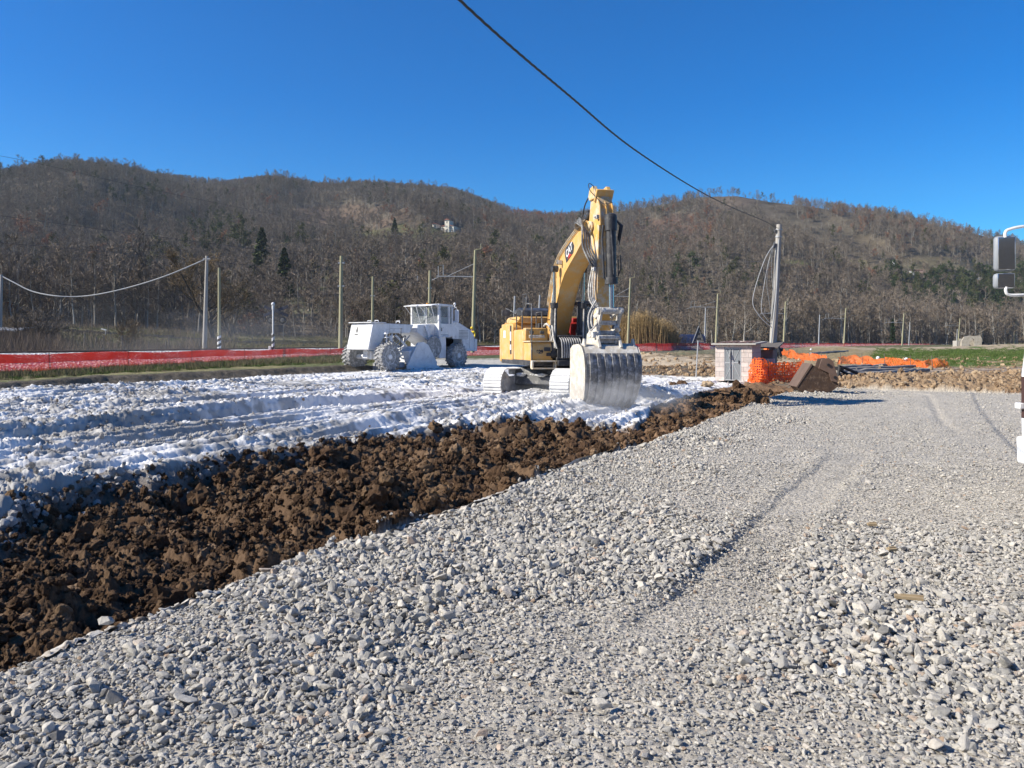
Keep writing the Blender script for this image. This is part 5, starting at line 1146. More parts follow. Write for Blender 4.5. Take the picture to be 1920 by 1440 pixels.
q = MB(); q.cyl((-.3, .2, 2.0), (.7, .2, 2.0), .03, n=8); q.build('lamp_bracket', M['dark'], cs)

# wires
def cable(name, pts, r, mat, label, cat='cable', group=None, n=10):
    q = MB(); q.tube(spl(pts, n), r, 6); o = q.build(name, mat); return tag(o, label, cat, group)
# heavy twisted cable from overhead to the leaning pole
ptop = P(1459, 428, 37)
def cabz(Y): return np.interp(Y, [-6, 0, 3, 6, 7.6, 11.2, 16.3, 24, 31, 37], [5.4, 4.75, 4.5, 4.37, 4.38, 4.5, 4.92, 5.75, 6.6, ptop.z])
cpts = []
for Y in (-6, -3, 0, 3, 6, 8.5, 11.2, 16.3, 22, 30, 37):
    cpts.append(Vector((-2.95 + Y * (ptop.x + 2.95) / 37, Y, float(cabz(Y)))))
cs_ = spl(cpts, 60); q = MB()
for k in range(3):
    pp = []
    for i, p in enumerate(cs_):
        a = i * .62 + k * 2.094; pp.append(p + Vector((math.cos(a) * .007, 0, math.sin(a) * .007)))
    q.tube(pp, .0065, 5)
tag(q.build('overhead_cable', M['wire']), 'thick twisted dark cable crossing the sky to the leaning pole', 'cable')
q_ = [(12, 520, 62), (100, 552, 61), (200, 556, 60.6), (300, 527, 60.2), (388, 485, 60)]
cable('sagging_cable', [P(*a) for a in [(2, 517, 62), (25, 529, 61.8), (60, 546, 61.5), (105, 555, 61), (150, 556, 61), (200, 549, 60.6), (260, 534, 60.3), (320, 514, 60), (388, 485, 60)]], .05, pm('pale_cable', (.42, .43, .44), None, 2, .5), 'pale grey cable sagging in a deep curve between two poles')
cable('power_line', [P(*a) for a in [(-60, 283, 34), (60, 304, 38), (330, 365, 48), (640, 426, 61), (888, 474, 67)]], .008, M['wire'], 'thin dark wire slanting down from the upper left edge over the hill')
cable('power_line', [P(*a) for a in [(-60, 396, 36), (250, 438, 46), (480, 467, 55), (640, 486, 61), (805, 508, 72), (888, 520, 67)]], .011, M['wire'], 'thin middle wire running from the left edge past the armless masts')
cable('power_line', [P(*a) for a in [(-60, 450, 40), (200, 472, 50), (411, 492, 56), (640, 512, 63), (805, 530, 76)]], .011, M['wire'], 'lowest thin wire passing the top of the striped pole')
cable('power_line', [P(*a) for a in [(825, 512, 67), (1020, 530, 82), (1150, 548, 98), (1330, 566, 129), (1460, 579, 145), (1575, 589, 173), (1690, 599, 203), (1890, 611, 276)]], .02, M['wire'], 'contact wire strung from arm to arm along the right masts')
cable('power_line', [P(*a) for a in [(1200, 488, 60), (1330, 491, 50), (1453, 490, 37)]], .007, M['wire'], 'very thin wire reaching the leaning pole from the left')

# ================================================================ SHED, LEANING POLE, ORANGE NETS
sp0 = G(1341, 713); sh = empty('block_shed', (sp0.x, sp0.y, sp0.z - .02), R(-31), 'small pink concrete-block shed with grey metal door and tiled roof slab', 'shed')
m, t, b = newmat('pink_blocks'); tc = N(t, 'ShaderNodeTexCoord'); mp = N(t, 'ShaderNodeMapping'); mp.inputs['Rotation'].default_value = (R(90), 0, 0); t.links.new(tc.outputs['Object'], mp.inputs[0])
br = N(t, 'ShaderNodeTexBrick', Scale=1.0); br.inputs['Color1'].default_value = (.60, .525, .48, 1); br.inputs['Color2'].default_value = (.50, .44, .40, 1); br.inputs['Mortar'].default_value = (.33, .285, .26, 1)
br.inputs['Mortar Size'].default_value = .008; br.inputs['Brick Width'].default_value = .42; br.inputs['Row Height'].default_value = .21; t.links.new(mp.outputs[0], br.inputs['Vector'])
nn = N(t, 'ShaderNodeTexNoise', Scale=5, Detail=8.0); t.links.new(tc.outputs['Object'], nn.inputs['Vector']); v = ramp(t, nn.outputs[0], [(.3, (.8,) * 3), (.7, (1.1,) * 3)]); t.links.new(mixc(t, 1.0, br.outputs[0], v, 'MULTIPLY'), b.inputs['Base Color'])
b.inputs['Roughness'].default_value = .95; bp = N(t, 'ShaderNodeBump', Strength=.6, Distance=.02); t.links.new(br.outputs['Fac'], bp.inputs['Height']); bp.invert = True; t.links.new(bp.outputs[0], b.inputs['Normal']); MPB = m
Wd, Hh, Dp = 1.62, 1.58, 1.6
q = MB(); q.bb(0, .40, 0, .2, 0, Hh); q.bb(1.16, Wd, 0, .2, 0, Hh); q.bb(.40, 1.16, .0, .2, Hh - .08, Hh); q.prism([(.2, 0), (Dp, 0), (Dp, Hh + .1), (.2, Hh)], 0, .2); q.prism([(.2, 0), (Dp, 0), (Dp, Hh + .1), (.2, Hh)], Wd - .2, Wd); q.bb(.2, Wd - .2, Dp - .2, Dp, 0, Hh + .2); q.build('block_wall', MPB, sh)
q = MB(); q.prism([(-.22, Hh + .02), (Dp + .25, Hh + .12), (Dp + .25, Hh + .19), (-.22, Hh + .09)], -.12, Wd + .22); rf = q.build('roof_slab', M['concrete'], sh, .008)
rt = pm('roof_tile', (.20, .10, .08), (.13, .085, .07), 4, .9, 0, .4, 12)
for k in range(6):
    x = .12 + k * .28 + .03 * (k % 2); y = -.05 + .25 * (k % 3) * .3
    q = MB(); q.M = Matrix.Translation((x, y, Hh + .10 + y * .05)) @ Matrix.Rotation(R(2.8), 4, 'X') @ Matrix.Rotation(R(-4 + 3 * (k % 3)), 4, 'Z'); ar_ = [(.12 * math.cos(math.pi * j / 6), .035 * math.sin(math.pi * j / 6)) for j in range(7)]
    q.prism(ar_ + [(a * .85, b_ * .8) for a, b_ in ar_[::-1]], 0, 1.7 - .1 * (k % 2), 'y'); q.build('roof_tile', rt, rf)
q = MB(); q.bb(.41, 1.15, .03, .07, .03, Hh - .1); dr = q.build('door', pm('door_grey', (.24, .26, .27), (.19, .205, .215), 2, .5, .4, dirt=(.34, .28, .22), dscale=4, dlo=.6, dhi=.8), sh, .005)
q = MB()
for z in (.03, .79, Hh - .13): q.bb(.41, 1.15, .015, .03, z, z + .04)
for x in (.41, .76, 1.115): q.bb(x, x + .035, .014, .0295, .075, Hh - .14)
q.box((.6, .022, .45), (.02, .012, .72), (0, R(24), 0)); q.box((.95, .022, .45), (.02, .012, .72), (0, R(-24), 0)); q.box((.6, .022, 1.15), (.02, .012, .66), (0, R(-24), 0)); q.box((.95, .022, 1.15), (.02, .012, .66), (0, R(24), 0)); q.build('door_frame', M['pole_grey'], dr)
q = MB(); q.box((1.05, -.01, .85), (.04, .05, .14)); q.build('handle', M['dark'], dr, .005)
q = MB(); q.add([(.66, .01, 1.0), (.66, -.17, 1.05), (.66, .01, 1.42), (.675, .01, 1.0), (.675, -.17, 1.05), (.675, .01, 1.42)], [(0, 1, 2), (3, 5, 4), (0, 3, 4, 1), (1, 4, 5, 2), (2, 5, 3, 0)]); q.bb(.66, .675, -.04, .01, .1, 1.0); q.build('shadow_vane', M['pole_grey'], dr)  # added vane and strip that throw the long shadow across the door
# lean-to behind the shed
lt = empty('lean_to', (sp0.x + 1.75, sp0.y + 1.4, sp0.z), R(-27), 'dark ruined lean-to with rusty sheet roof behind the block shed', 'lean-to')
q = MB(); q.bb(0, 1.2, .3, 1.7, 0, 1.35); q.build('wall', pm('dark_block', (.3, .24, .22), (.2, .16, .14), 4, .95), lt)
q = MB(); q.prism([(-.1, 1.42), (1.9, 1.68), (1.9, 1.74), (-.1, 1.48)], -.2, 1.5); q.build('roof', M['darkwood'], lt, .01)
q = MB(); q.bb(.3, 1.3, .1, .28, .0, .95); q.build('white_panel', pm('chalky', (.6, .58, .55), (.5, .48, .45), 5, .9), lt, .02)
for k in range(2):
    q = MB(); q.M = Matrix.Translation(G(1403 + 5 * k, 714) + Vector((0, .1, 0))) @ Matrix.Rotation(R(-20 - 4 * k), 4, 'Y') @ Matrix.Rotation(R(-25), 4, 'Z'); q.bb(-.06, .06, -.02, .02, 0, .72 - .06 * k)
    tag(q.build('leaning_board', M['white']), 'white board leaning against the shed corner, %s' % ('the longer one' if k == 0 else 'the shorter outer one'), 'board', 'boards leaning at the shed corner')
bp_ = G(1446, 704); bp_.z = 0
lp = empty('concrete_pole', (12.4, 37, .05), 0, 'thick pale concrete pole leaning right beside the shed, cables hanging', 'pole')
tp_ = Vector(((1461 - 960) / F * 37 - 12.4, 0, H - (421 - HY) / F * 37 - .05))
q = MB(); q.tube([(0, 0, -.5), tp_ * .3, tp_ * .7, tp_], 0, 24, [.18, .168, .142, .122]); q.build('shaft', M['concrete'], lp)
q = MB(); 
for f, w in ((.965, .15), (.92, .155)): q.lathe([(w - .02, -.03), (w, -.03), (w, .03), (w - .02, .03)], tuple(tp_ * f), 'z', 20)
q.build('clamp_band', M['pole_grey'], lp)
q = MB(); q.box(tp_ * .955 + Vector((-.17, -.05, 0)), (.12, .1, .14)); q.box(tp_ * .86 + Vector((-.2, -.08, 0)), (.1, .1, .24), (0, .3, 0)); q.build('cable_anchor', M['darkgrey'], lp, .01)
for k, (bul, ym, yl) in enumerate(((.92, 562, 612), (.50, 575, 606), (.30, 530, 598), (.12, 500, 600))):
    z0_ = tp_.z * .88; zm = H - (ym - HY) / F * 37; zl = H - (yl - HY) / F * 37 - .1; xm = tp_.x * zm / tp_.z
    q = MB(); q.tube(spl([tp_ * .88 + Vector((-.17, -.1, 0)), Vector((xm - .15 - bul * .45, -.15, (z0_ + zm) / 2 + .5)), Vector((xm - .2 - bul, -.15, zm)), Vector((xm - .15 - bul * .75, -.15, (zm + zl) / 2 - .1)), Vector((tp_.x * zl / tp_.z - .15, -.1, zl))], 12), .017 if k == 0 else .012, 6); q.build('hanging_cable', pm('cable_%d' % k, (.45, .46, .47) if k < 2 else (.22, .23, .24), None, 3, .6), lp)
q = MB(); q.tube(spl([tp_ * .9 + Vector((-.05, -.2, 0)), tp_ * .6 + Vector((-.03, -.2, 0)), tp_ * .4 + Vector((-.1, -.22, 0)), tp_ * .15 + Vector((-.18, -.2, 0))], 10), .03, 8); q.build('down_conduit', M['pole_grey'], lp)
# orange net round the pole foot
def gl_(pts, dz=0): return [G(*p) + Vector((0, 0, dz)) for p in pts]
def dens(pts, n):
    pts = [Vector(p) for p in pts]; s = spl(pts, max(2, n // (len(pts) - 1))); return s
on = empty('orange_net', G(1440, 719), 0, 'crumpled orange plastic net piled round the foot of the concrete pole', 'net')
bs = dens(gl_([(1408, 716), (1424, 721), (1446, 720), (1475, 719), (1500, 717), (1512, 713)]), 90); hts = np.interp(np.linspace(0, 1, len(bs)), [0, .06, .12, .3, .45, .6, 1], [.1, .5, 1.1, 1.08, .85, .92, .9])
rr = random.Random(8)
tps = [v + Vector((.04 + rr.uniform(-.05, .05), .28, h + rr.uniform(-.03, .03))) for v, h in zip(bs, hts)]
lo = on.location.copy(); sheet('net', [v - lo for v in bs], [v - lo for v in tps], NO, on, 26, .16, 21)
sheet('net', [v - lo + Vector((.05, .35, 0)) for v in bs], [v - lo + Vector((0, .3, -.12)) for v in tps], NO, on, 20, .3, 31)
for i in (12, 34, 52, 70):
    q = MB(); q.cyl(bs[i] - lo + Vector((0, .1, -.1)), tps[i] - lo + Vector((0, -.05, .05)), .014, n=6); q.build('stake', M['rust'], on)
q = MB(); q.box(G(1478, 716) - lo + Vector((0, -.02, .32)), (.07, .05, .16)); q.build('white_tag', M['white'], on, .01)
def ribbon(name, pts, h, lab, seed, lean=.5):
    o = empty(name, G(*pts[0]), 0, lab, 'net'); lo = o.location.copy(); b0 = dens(gl_(pts), 110); n = len(b0); rr = random.Random(seed); hh = [h * (.7 + .5 * float(fbm(np.array(i * .12), np.array(seed * 1.), 3, seed))) for i in range(n)]
    sheet('net', [v - lo for v in b0], [v - lo + Vector((.1, lean, hh[i])) for i, v in enumerate(b0)], NO2, o, 14, .3, seed)
    for i in range(5, n, 22):
        q = MB(); q.cyl(b0[i] - lo + Vector((0, .1, -.1)), b0[i] - lo + Vector((0, .2, hh[i] + .25)), .02, n=6); q.build('stake', M['darkwood'], o)
ribbon('orange_net', [(1462, 666), (1480, 672), (1500, 675), (1530, 678), (1553, 681)], .62, 'orange net strip sagging behind the pole, left of the green patch', 41)
ribbon('orange_net', [(1572, 684), (1610, 684), (1650, 688), (1700, 690), (1740, 692), (1781, 691)], .58, 'orange net strip lying in front of the green patch', 43)
for i, (px, py) in enumerate(((1645, 681), (1698, 684), (1520, 661))):
    q = MB(); g0 = G(px, py); q.ball(g0 + Vector((0, -.1, .35)), .13, 6); tag(q.build('white_bucket', M['white']), ['small round white tub in front of the orange net strip, left one', 'small round white tub by the orange net strip, right one', 'small white tub behind the concrete pole'][i], 'tub', 'small white tubs')
# rusty bucket on the road edge
g0 = G(1496, 737); rb_ = empty('digger_bucket', (g0.x, g0.y, .0), R(-6), 'rusty brown digger bucket lying on the gravel beside the orange net', 'bucket')
pr2 = [(.50, .97), (.0, .20), (.10, .08), (.32, .0), (.60, -.04), (.88, -.01), (1.16, .09), (1.38, .26), (1.30, .42), (1.12, .62), (.95, .95), (.72, .84), (.60, .92)]
for y in (0, 1.05):
    q = MB(); q.prism(pr2, y, y + .03, 'y'); q.build('side_plate', M['rust'], rb_, .006)
q = MB(); o_ = pr2[:8]; i2 = [(.55, .93), (.07, .22), (.14, .12), (.34, .04), (.60, .0), (.87, .03), (1.14, .13), (1.34, .29)]; q.prism(o_ + i2[::-1], .03, 1.05, 'y'); q.build('shell', M['rust'], rb_, 0)
q = MB(); q.prism([(.50, .99), (-.02, .19), (-.06, .22), (.44, 1.03)], -.02, 1.1, 'y'); q.build('cutting_edge', pm('sunlit_edge', (.17, .115, .085), (.12, .08, .06), 4, .7, .1), rb_, .005)  # lighter than the bucket: sunlight on this strip is put into its colour
for y in (-.06, .45):
    q = MB(); q.prism([(.68, .86), (.78, 1.18), (1.02, 1.22), (1.16, 1.1), (1.32, .55), (1.28, .38), (1.1, .42), (1.02, .7)], y, y + .05, 'y'); q.build('hinge_plate', pm('rust_light', (.18, .115, .085), (.12, .075, .055), 4, .8), rb_, .006)
q = MB(); q.cyl((1.0, -.1, .98), (1.0, .55, .98), .05, n=12); q.cyl((1.22, -.1, .55), (1.22, .55, .55), .05, n=12); q.build('hinge_pin', M['dark'], rb_)
ht_ = empty('quick_hitch', G(1572, 712) , R(8), 'black steel hitch frame lying behind the rusty bucket', 'hitch')
q = MB(); q.tube([(0, 0, .12), (.1, .1, .62), (.45, .1, .5), (1.5, .2, .1)], .07, 8); q.tube([(0, .5, .1), (.2, .6, .5), (1.1, .6, .12)], .06, 8); q.box((.15, .3, .5), (.2, .7, .16)); q.box((.9, .35, .15), (.1, .8, .1)); q.box((.3, .3, .15), (.6, .5, .12)); q.build('hitch_frame', M['dark'], ht_, .01)
# long grey logs on the bare earth
bkm = pm('dusty_bark', (.34, .31, .28), (.22, .19, .16), 3, .95, 0, .6, 15)
for i, (a, b_, r) in enumerate((((1562, 710), (1700, 701), .16), ((1565, 704), (1716, 697), .15), ((1568, 699), (1690, 692), .14), ((1575, 694), (1668, 688), .13), ((1625, 708), (1742, 698), .14), ((1520, 676 - 10), (1590, 668 - 8), .16), ((1600, 697), (1735, 690), .12))):
    A = G(*a); B = G(*b_); rr = random.Random(i); n = 14; q = MB(); q.tube([A.lerp(B, k / n) + Vector((rr.gauss(0, .04), rr.gauss(0, .05), .12 + rr.gauss(0, .02))) for k in range(n + 1)], 0, 8, [r * (1.15 - .5 * k / n) * rr.uniform(.85, 1.15) for k in range(n + 1)])
    tag(q.build('log', bkm), ['grey log nearest the road, right of the rusty bucket', 'grey log second from the road in the row', 'grey log third from the road in the row', 'short grey log at the back of the row', 'grey log overlapping the right end of the front log', 'far grey log behind the first orange net strip', 'thin grey log at the right end of the row'][i], 'log', 'long grey logs lying on bare earth')
q = MB(); a = G(1305, 708); q.cyl(a, a + Vector((.1, 0, 1.75)), .03, n=8); tag(q.build('metal_stake', M['pole_grey']), 'upright grey metal stake left of the block shed', 'stake')
# stone ruin, hut, tunnel tent, far-left shed
rn = empty('stone_ruin', P(1822, 653, 150), R(-14), 'small roofless stone ruin with a dark arched doorway', 'ruin')
stn = pm('ruin_stone', (.48, .44, .37), (.3, .26, .2), 2.2, .95, 0, 1, 3)
arc_ = [(-.45, 0), (-.45, 1.5)] + [(-.45 * math.cos(math.pi * k / 6), 1.5 + .4 * math.sin(math.pi * k / 6)) for k in range(1, 6)] + [(.45, 1.5), (.45, 0)]
q = MB(); q.prism([(-1.8, -.5), (-1.75, 1.4), (-1.3, 2.2), (-.4, 2.45), (.6, 2.35), (1.5, 2.5), (1.75, 1.9), (1.75, -.5), (.45, -.5), (.45, 1.5)] + [(.45 * math.cos(math.pi * k / 6), 1.5 + .4 * math.sin(math.pi * k / 6)) for k in range(1, 6)] + [(-.45, 1.5), (-.45, -.5)], 0, .5, 'y'); q.bb(1.3, 1.75, .5, 3, -.5, 1.7); q.bb(-1.75, -1.3, .5, 3, -.5, 1.3); q.bb(-1.3, 1.3, 2.6, 3, -.5, 1.9); q.build('stone_wall', stn, rn)
q = MB(); q.prism([(1.8, -.4), (2.0, 1.3), (3.4, .5), (4.4, -.4)], .2, 1.6, 'y'); q.build('ruin_shadow', M['dark'], rn, .1)  # dark wedge standing in for the shadow the ruin casts to its right
q = MB(); a = P(1800, 646, 152); q.box(a, (2.1, 1.4, 1.5)); q.box(a + Vector((-.1, -.72, .1)), (1.2, .05, .8)); o = q.build('crate_hut', M['concrete'], None, .03); tag(o, 'low grey hut with a dark opening left of the stone ruin', 'hut')
ah = empty('triangular_hut', P(1310, 642, 112), R(-15), 'dark triangular A-frame hut with two small dark openings', 'hut')
q = MB(); q.prism([(-.75, 0), (.75, 0), (.0, 2.25)], 0, 1.6, 'y'); q.build('front', M['darkgrey'], ah, .01)
for s in (-1, 1):
    q = MB(); q.tube([(-.9 * s, -.1, -.1), (.05 * s, -.1, 2.5)], .07, 4); q.build('edge_beam', M['pole_grey'] if s > 0 else M['dark'], ah)  # left beam pale as if sunlit, right beam dark as if shaded
for z, w in ((.55, .55), (1.25, .3)):
    q = MB(); q.box((0, -.02, z), (w, .03, .28)); q.build('opening', M['dark'], ah)
tn = empty('tunnel_tent', P(1268, 643, 118), R(-8), 'low rounded shelter under a dark blue cover beside the triangular hut', 'shelter')
sc_ = [(1.1 * math.cos(math.pi * k / 10), 1.25 * math.sin(math.pi * k / 10)) for k in range(11)]
q = MB(); q.prism([(a - .3, b_) for a, b_ in sc_], 0, 3.4, 'y'); q.M = Matrix.Rotation(R(-90), 4, 'Z'); q.build('end_wall', pm('brick_end', (.34, .2, .15), (.25, .15, .12), 3, .9), tn)
q = MB(); q.M = Matrix.Translation((.6, 0, 0)) @ Matrix.Rotation(R(-75), 4, 'Z'); q.prism([(a * 1.03, b_ * 1.04) for a, b_ in sc_], 0, 3.6, 'y'); q.build('blue_cover', pm('tarp_blue', (.02, .03, .08), None, 3, .5), tn)
fs_ = empty('field_shed', P(8, 655, 74), R(8), 'dark open shed at the left edge with a grey roof and blue sheet', 'shed')
q = MB(); q.bb(-3, .9, 0, 3, -.3, 1.6); q.build('shed_wall', M['dark'], fs_); q = MB(); q.prism([(-.3, 1.7), (3.3, 2.1), (3.3, 2.2), (-.3, 1.82)], -3.2, 1.2); q.build('shed_roof', M['pole_grey'], fs_); q = MB(); q.bb(-3, .8, -.1, -.04, .5, .85); q.build('blue_sheet', pm('blue_sheet', (.12, .17, .28), None, 3, .5), fs_)
# field posts and low dark wall at the left
rr = random.Random(2)
fp = [(158, 632, 662, 66), (180, 638, 662, 68), (195, 636, 662, 68), (230, 633, 662, 67), (278, 642, 662, 66), (311, 639, 663, 64), (316, 630, 663, 64), (338, 642, 663, 65), (375, 636, 661, 66)]
for i, (px, yt, yb, Y) in enumerate(fp):
    X_ = (px - 960) / F * Y; zg_ = float(zland(np.array(X_), np.array(float(Y)))); q = MB(); q.cyl((X_, Y, zg_ - .4), (X_ + rr.uniform(-.05, .05), Y, zg_ + (663 - yt) * .045 + .1), .08, .06, 7)
    tag(q.build('fence_post', M['darkwood']), 'weathered wooden fence post behind the red net, one of a loose row', 'fence post', 'wooden fence posts behind the red net')
for i, px in enumerate(range(122, 480, 27)):
    z0_ = float(zland(np.array((px - 960) / F * 98.), np.array(98.))); q = MB(); X = (px + rr.uniform(-5, 5) - 960) / F * 98; q.cyl((X, 98, z0_ - .3), (X, 98, z0_ + 1.15), .05, n=5)
    tag(q.build('fence_post', M['darkwood']), 'small far fence post in the line across the left field', 'fence post', 'far fence posts across the left field')
for (a, b_, lab) in ((118, 225, 'low dark wall in the left field, shorter stretch'), (268, 545, 'low dark wall in the left field, longer stretch')):
    q = MB(); X0_ = (a - 960) / F * 92; X1_ = (b_ - 960) / F * 92
    for k in range(10):
        xa = X0_ + (X1_ - X0_) * k / 10; xb = X0_ + (X1_ - X0_) * (k + 1) / 10; z_ = float(zland(np.array((xa + xb) / 2), np.array(92.))); q.bb(xa, xb + .01, 92, 92.4, z_ - .4, z_ + .62 + .05 * math.sin(k * 2))
    tag(q.build('field_wall', pm('dark_wall', (.035, .037, .042), (.05, .05, .055), 2, .9)), lab, 'wall')
q = MB(); a = P(150, 634, 90); q.add([a + Vector((-.6, 0, 0)), a + Vector((.8, 0, 0)), a + Vector((-.35, 0, 1.1)), a + Vector((-.2, .8, 0))], [(0, 1, 2), (1, 3, 2), (3, 0, 2), (0, 3, 1)]); tag(q.build('dark_cover', M['dark']), 'small dark pointed cover standing in the left field', 'cover')
sg = empty('small_sign', P(198, 640, 88), 0, 'small pale sign plate on a thin post in the left field', 'sign'); q = MB(); q.cyl((0, 0, -.3), (0, 0, 1.3), .04, n=6); q.build('post', M['pole_grey'], sg); q = MB(); q.box((-.2, 0, 1.35), (.6, .03, .14), (0, R(15), 0)); q.build('sign_plate', M['white'], sg)
# geotextile along the gravel edge
ge = [G(px, py) for px, py in ((60, 1216), (130, 1182), (220, 1154), (300, 1128), (400, 1094), (500, 1056), (620, 1018), (700, 993), (760, 973), (830, 954), (900, 930), (960, 904), (1000, 887), (1060, 866), (1130, 846))]
gs = spl(ge, 14); n = len(gs); tq = np.linspace(0, 1, n); rows = 9; gx = np.array([v.x for v in gs]); gy = np.array([v.y for v in gs]); wv = -.07 + .13 * sm(.40, .68, fbm(tq * 9, tq * 0, 3, 700)); vv = []
for j in range(rows):
    f = j / (rows - 1); off = .10 - (wv * .55 + .08) * f; X_ = gx + off * .85; Y_ = gy - off * .5
    vv.append(np.stack([X_ + (fbm(tq * 60, tq * 0 + f * 2, 3, 701) - .5) * .10, Y_ + (fbm(tq * 60, tq * 0 + f * 2, 3, 702) - .5) * .08, np.array([zat(a, b_) for a, b_ in zip(gx + .25, gy - .2)]) * (1 - f) + f * (-.1) + .025 * np.sin(f * 3.1) + (fbm(tq * 140, tq * 0 + f * 3, 4, 703) - .5) * .06], 1))
i_ = np.arange(rows * n).reshape(rows, n); qg = np.stack([i_[:-1, :-1], i_[:-1, 1:], i_[1:, 1:], i_[1:, :-1]], -1).reshape(-1, 4)
o = link('geotextile', np_mesh('geotextile', np.concatenate(vv), qg), pm('geotextile', (.55, .54, .51), (.42, .37, .3), 4, .95, 0, .3, 60, dirt=(.25, .17, .1), dscale=3, dlo=.48, dhi=.62)); tag(o, 'crumpled off-white geotextile edge poking out under the gravel', 'fabric')
# bits lying on the gravel
for i, (px, py, L_, rz) in enumerate(((1704, 1130, .17, -.35), (1672, 1038, .08, .2), (1635, 990, .08, -.1))):
    g0 = G(px, py); q = MB(); q.M = Matrix.Translation(g0 + Vector((0, 0, .035))) @ Matrix.Rotation(rz, 4, 'Z'); q.box((0, 0, 0), (L_, .04, .018), (.1, 0, 0)); q.box((L_ * .12, .012, .012), (L_ * .8, .018, .01), (0, 0, .08)); tag(q.build('wood_scrap', pm('scrap%d' % i, (.36, .28, .17), (.27, .2, .12), 14, .9)), ['pale splintered wood scrap on the right of the gravel', 'small brown wood chip above the larger wood scrap', 'small brown chip farthest up the gravel'][i], 'wood scrap')
for i, (px, py, s) in enumerate(((1325, 722, .42), (1408, 752, .5), (1385, 735, .45), (1280, 722, .4), (1262, 727, .3), (1432, 757, .3))):
    o = (CS if i else CT)[i % 5].copy(); o.name = 'earth_lump'; COL.objects.link(o); g0 = G(px, py); o.location = (g0.x, g0.y, zat(g0.x, g0.y) + s * .22); o.scale = (s * 1.2, s, s * .9); o.rotation_euler = (i, i * 2, i * 3)
    tag(o, ['tan earth lump in front of the shed', 'largest brown earth lump at the tip of the gravel edge', 'brown lump just behind the largest one', 'dark lump on the white strip left of the shed', 'small lump left of the dark one on the white strip', 'small lump against the gravel edge'][i], 'earth lump', 'loose earth lumps')
o = SP[3].copy(); o.name = 'field_stone'; COL.objects.link(o); g0 = G(1128, 1330); o.location = (g0.x, g0.y, .03); o.scale = (.13, .11, .08); tag(o, 'smooth pale grey flat stone larger than the gravel round it', 'stone')
o = SP[5].copy(); o.name = 'field_stone'; COL.objects.link(o); g0 = G(198, 1180); o.location = (g0.x, g0.y, .05); o.scale = (.13, .10, .10); tag(o, 'big pale angular stone at the gravel edge near the lower left', 'stone')
# ================================================================ SINGLE TREES AND FAR BUILDINGS
def hillpos(px, py):
    u = (px - 960) / F; Y = np.arange(120, 720, 1.0); z = zhill(u * Y, Y); p = HY - F * (z - H) / Y
    i = int(np.argmax(p <= py)); y = float(Y[i]); return Vector((u * y, y, float(z[i])))
def tree_thing(name, loc, T, K, mt, mk_, label, cat='tree', group=None, rz=0, s=1, kn='crown'):
    o = empty(name, loc, rz, label, cat, group); o.scale = (s, s, s); T.build('trunk', mt, o, smooth=False, fixn=False); K.build(kn, mk_, o, smooth=False, fixn=False); return o
MB_BR = bark('brown_twigs', [(0, (.17, .125, .075)), (1, (.17, .125, .075))]); MBT2 = bark('dark_bark', [(0, (.07, .06, .05)), (1, (.07, .06, .05))])
T, K_ = grow(301, 12.2, .42, .55, 26, 9, 14, .045, leaf=1, lsz=.07, trunk_r=.34, base=.16, tl=1.0, ns=2)
tree_thing('bare_tree', P(402, 640, 96), T, K_, MBT2, MB_BR, 'big wide bare tree with brownish twigs behind the utility pole', s=.98)
T, K_ = grow(302, 9.5, .4, .6, 20, 8, 12, .04, trunk_r=.2, base=.12, ns=2)
tree_thing('bare_tree', P(432, 640, 104), T, K_, MBT2, MB_TW, 'smaller bare tree right of the striped pole')
T, K_ = grow(303, 9.5, .45, .5, 18, 8, 12, .05, trunk_r=.3, base=.2)
tree_thing('bare_tree', P(808, 600, 128), T, K_, MBT2, MB_TW, 'bare tree with dark limbs rising behind the white machine cab', s=1.05)
T, K_ = grow(304, 8.5, .5, .9, 16, 7, 10, .05, trunk_r=.16, base=.2)
tree_thing('bare_tree', P(1395, 641, 140), T, K_, MB_PALE, MB_TW, 'small pale fan-shaped bare tree behind the shed roof', s=.95)
T, K_ = grow(305, 9, .5, .5, 18, 7, 8, .06, trunk_r=.3, base=.3)
hp = hillpos(706, 520); tree_thing('bare_tree', hp, T, K_, MBT2, MB_TW, 'dark bare tree on the slope above the masts', s=1.35)
T, K_ = grow(306, 9, .5, .5, 18, 7, 8, .06, trunk_r=.3, base=.3)
hp = hillpos(283, 390); tree_thing('bare_tree', hp, T, K_, MBT2, MB_TW, 'dark spreading bare tree high on the left hillside', s=1.3)
for (px, py, h, w, lab) in ((491, 528, 12, 3.1, 'dark conifer on the left slope, the upper one of two'), (533, 558, 11, 2.9, 'dark conifer on the left slope, the lower one of two'), (740, 452, 5, 2.4, 'round dark evergreen left of the pale hill house')):
    hp = hillpos(px, py); T, K_ = conifer(int(px), 10, 2.7, n=1500, lsz=.42); T.v = [tuple(v) for v in T.v]; tree_thing('conifer', hp, T, K_, MBT2, MB_GREEN, lab, 'conifer', s=h / 10 * hp.y / 260 * 1.5)
T, K_ = conifer(9, 8.2, 1.0, True, n=1500, lsz=.3); tree_thing('cypress', P(1674, 643, 215), T, K_, MBT2, MB_GREEN, 'small narrow dark cypress beside a mast', 'cypress', s=.8)
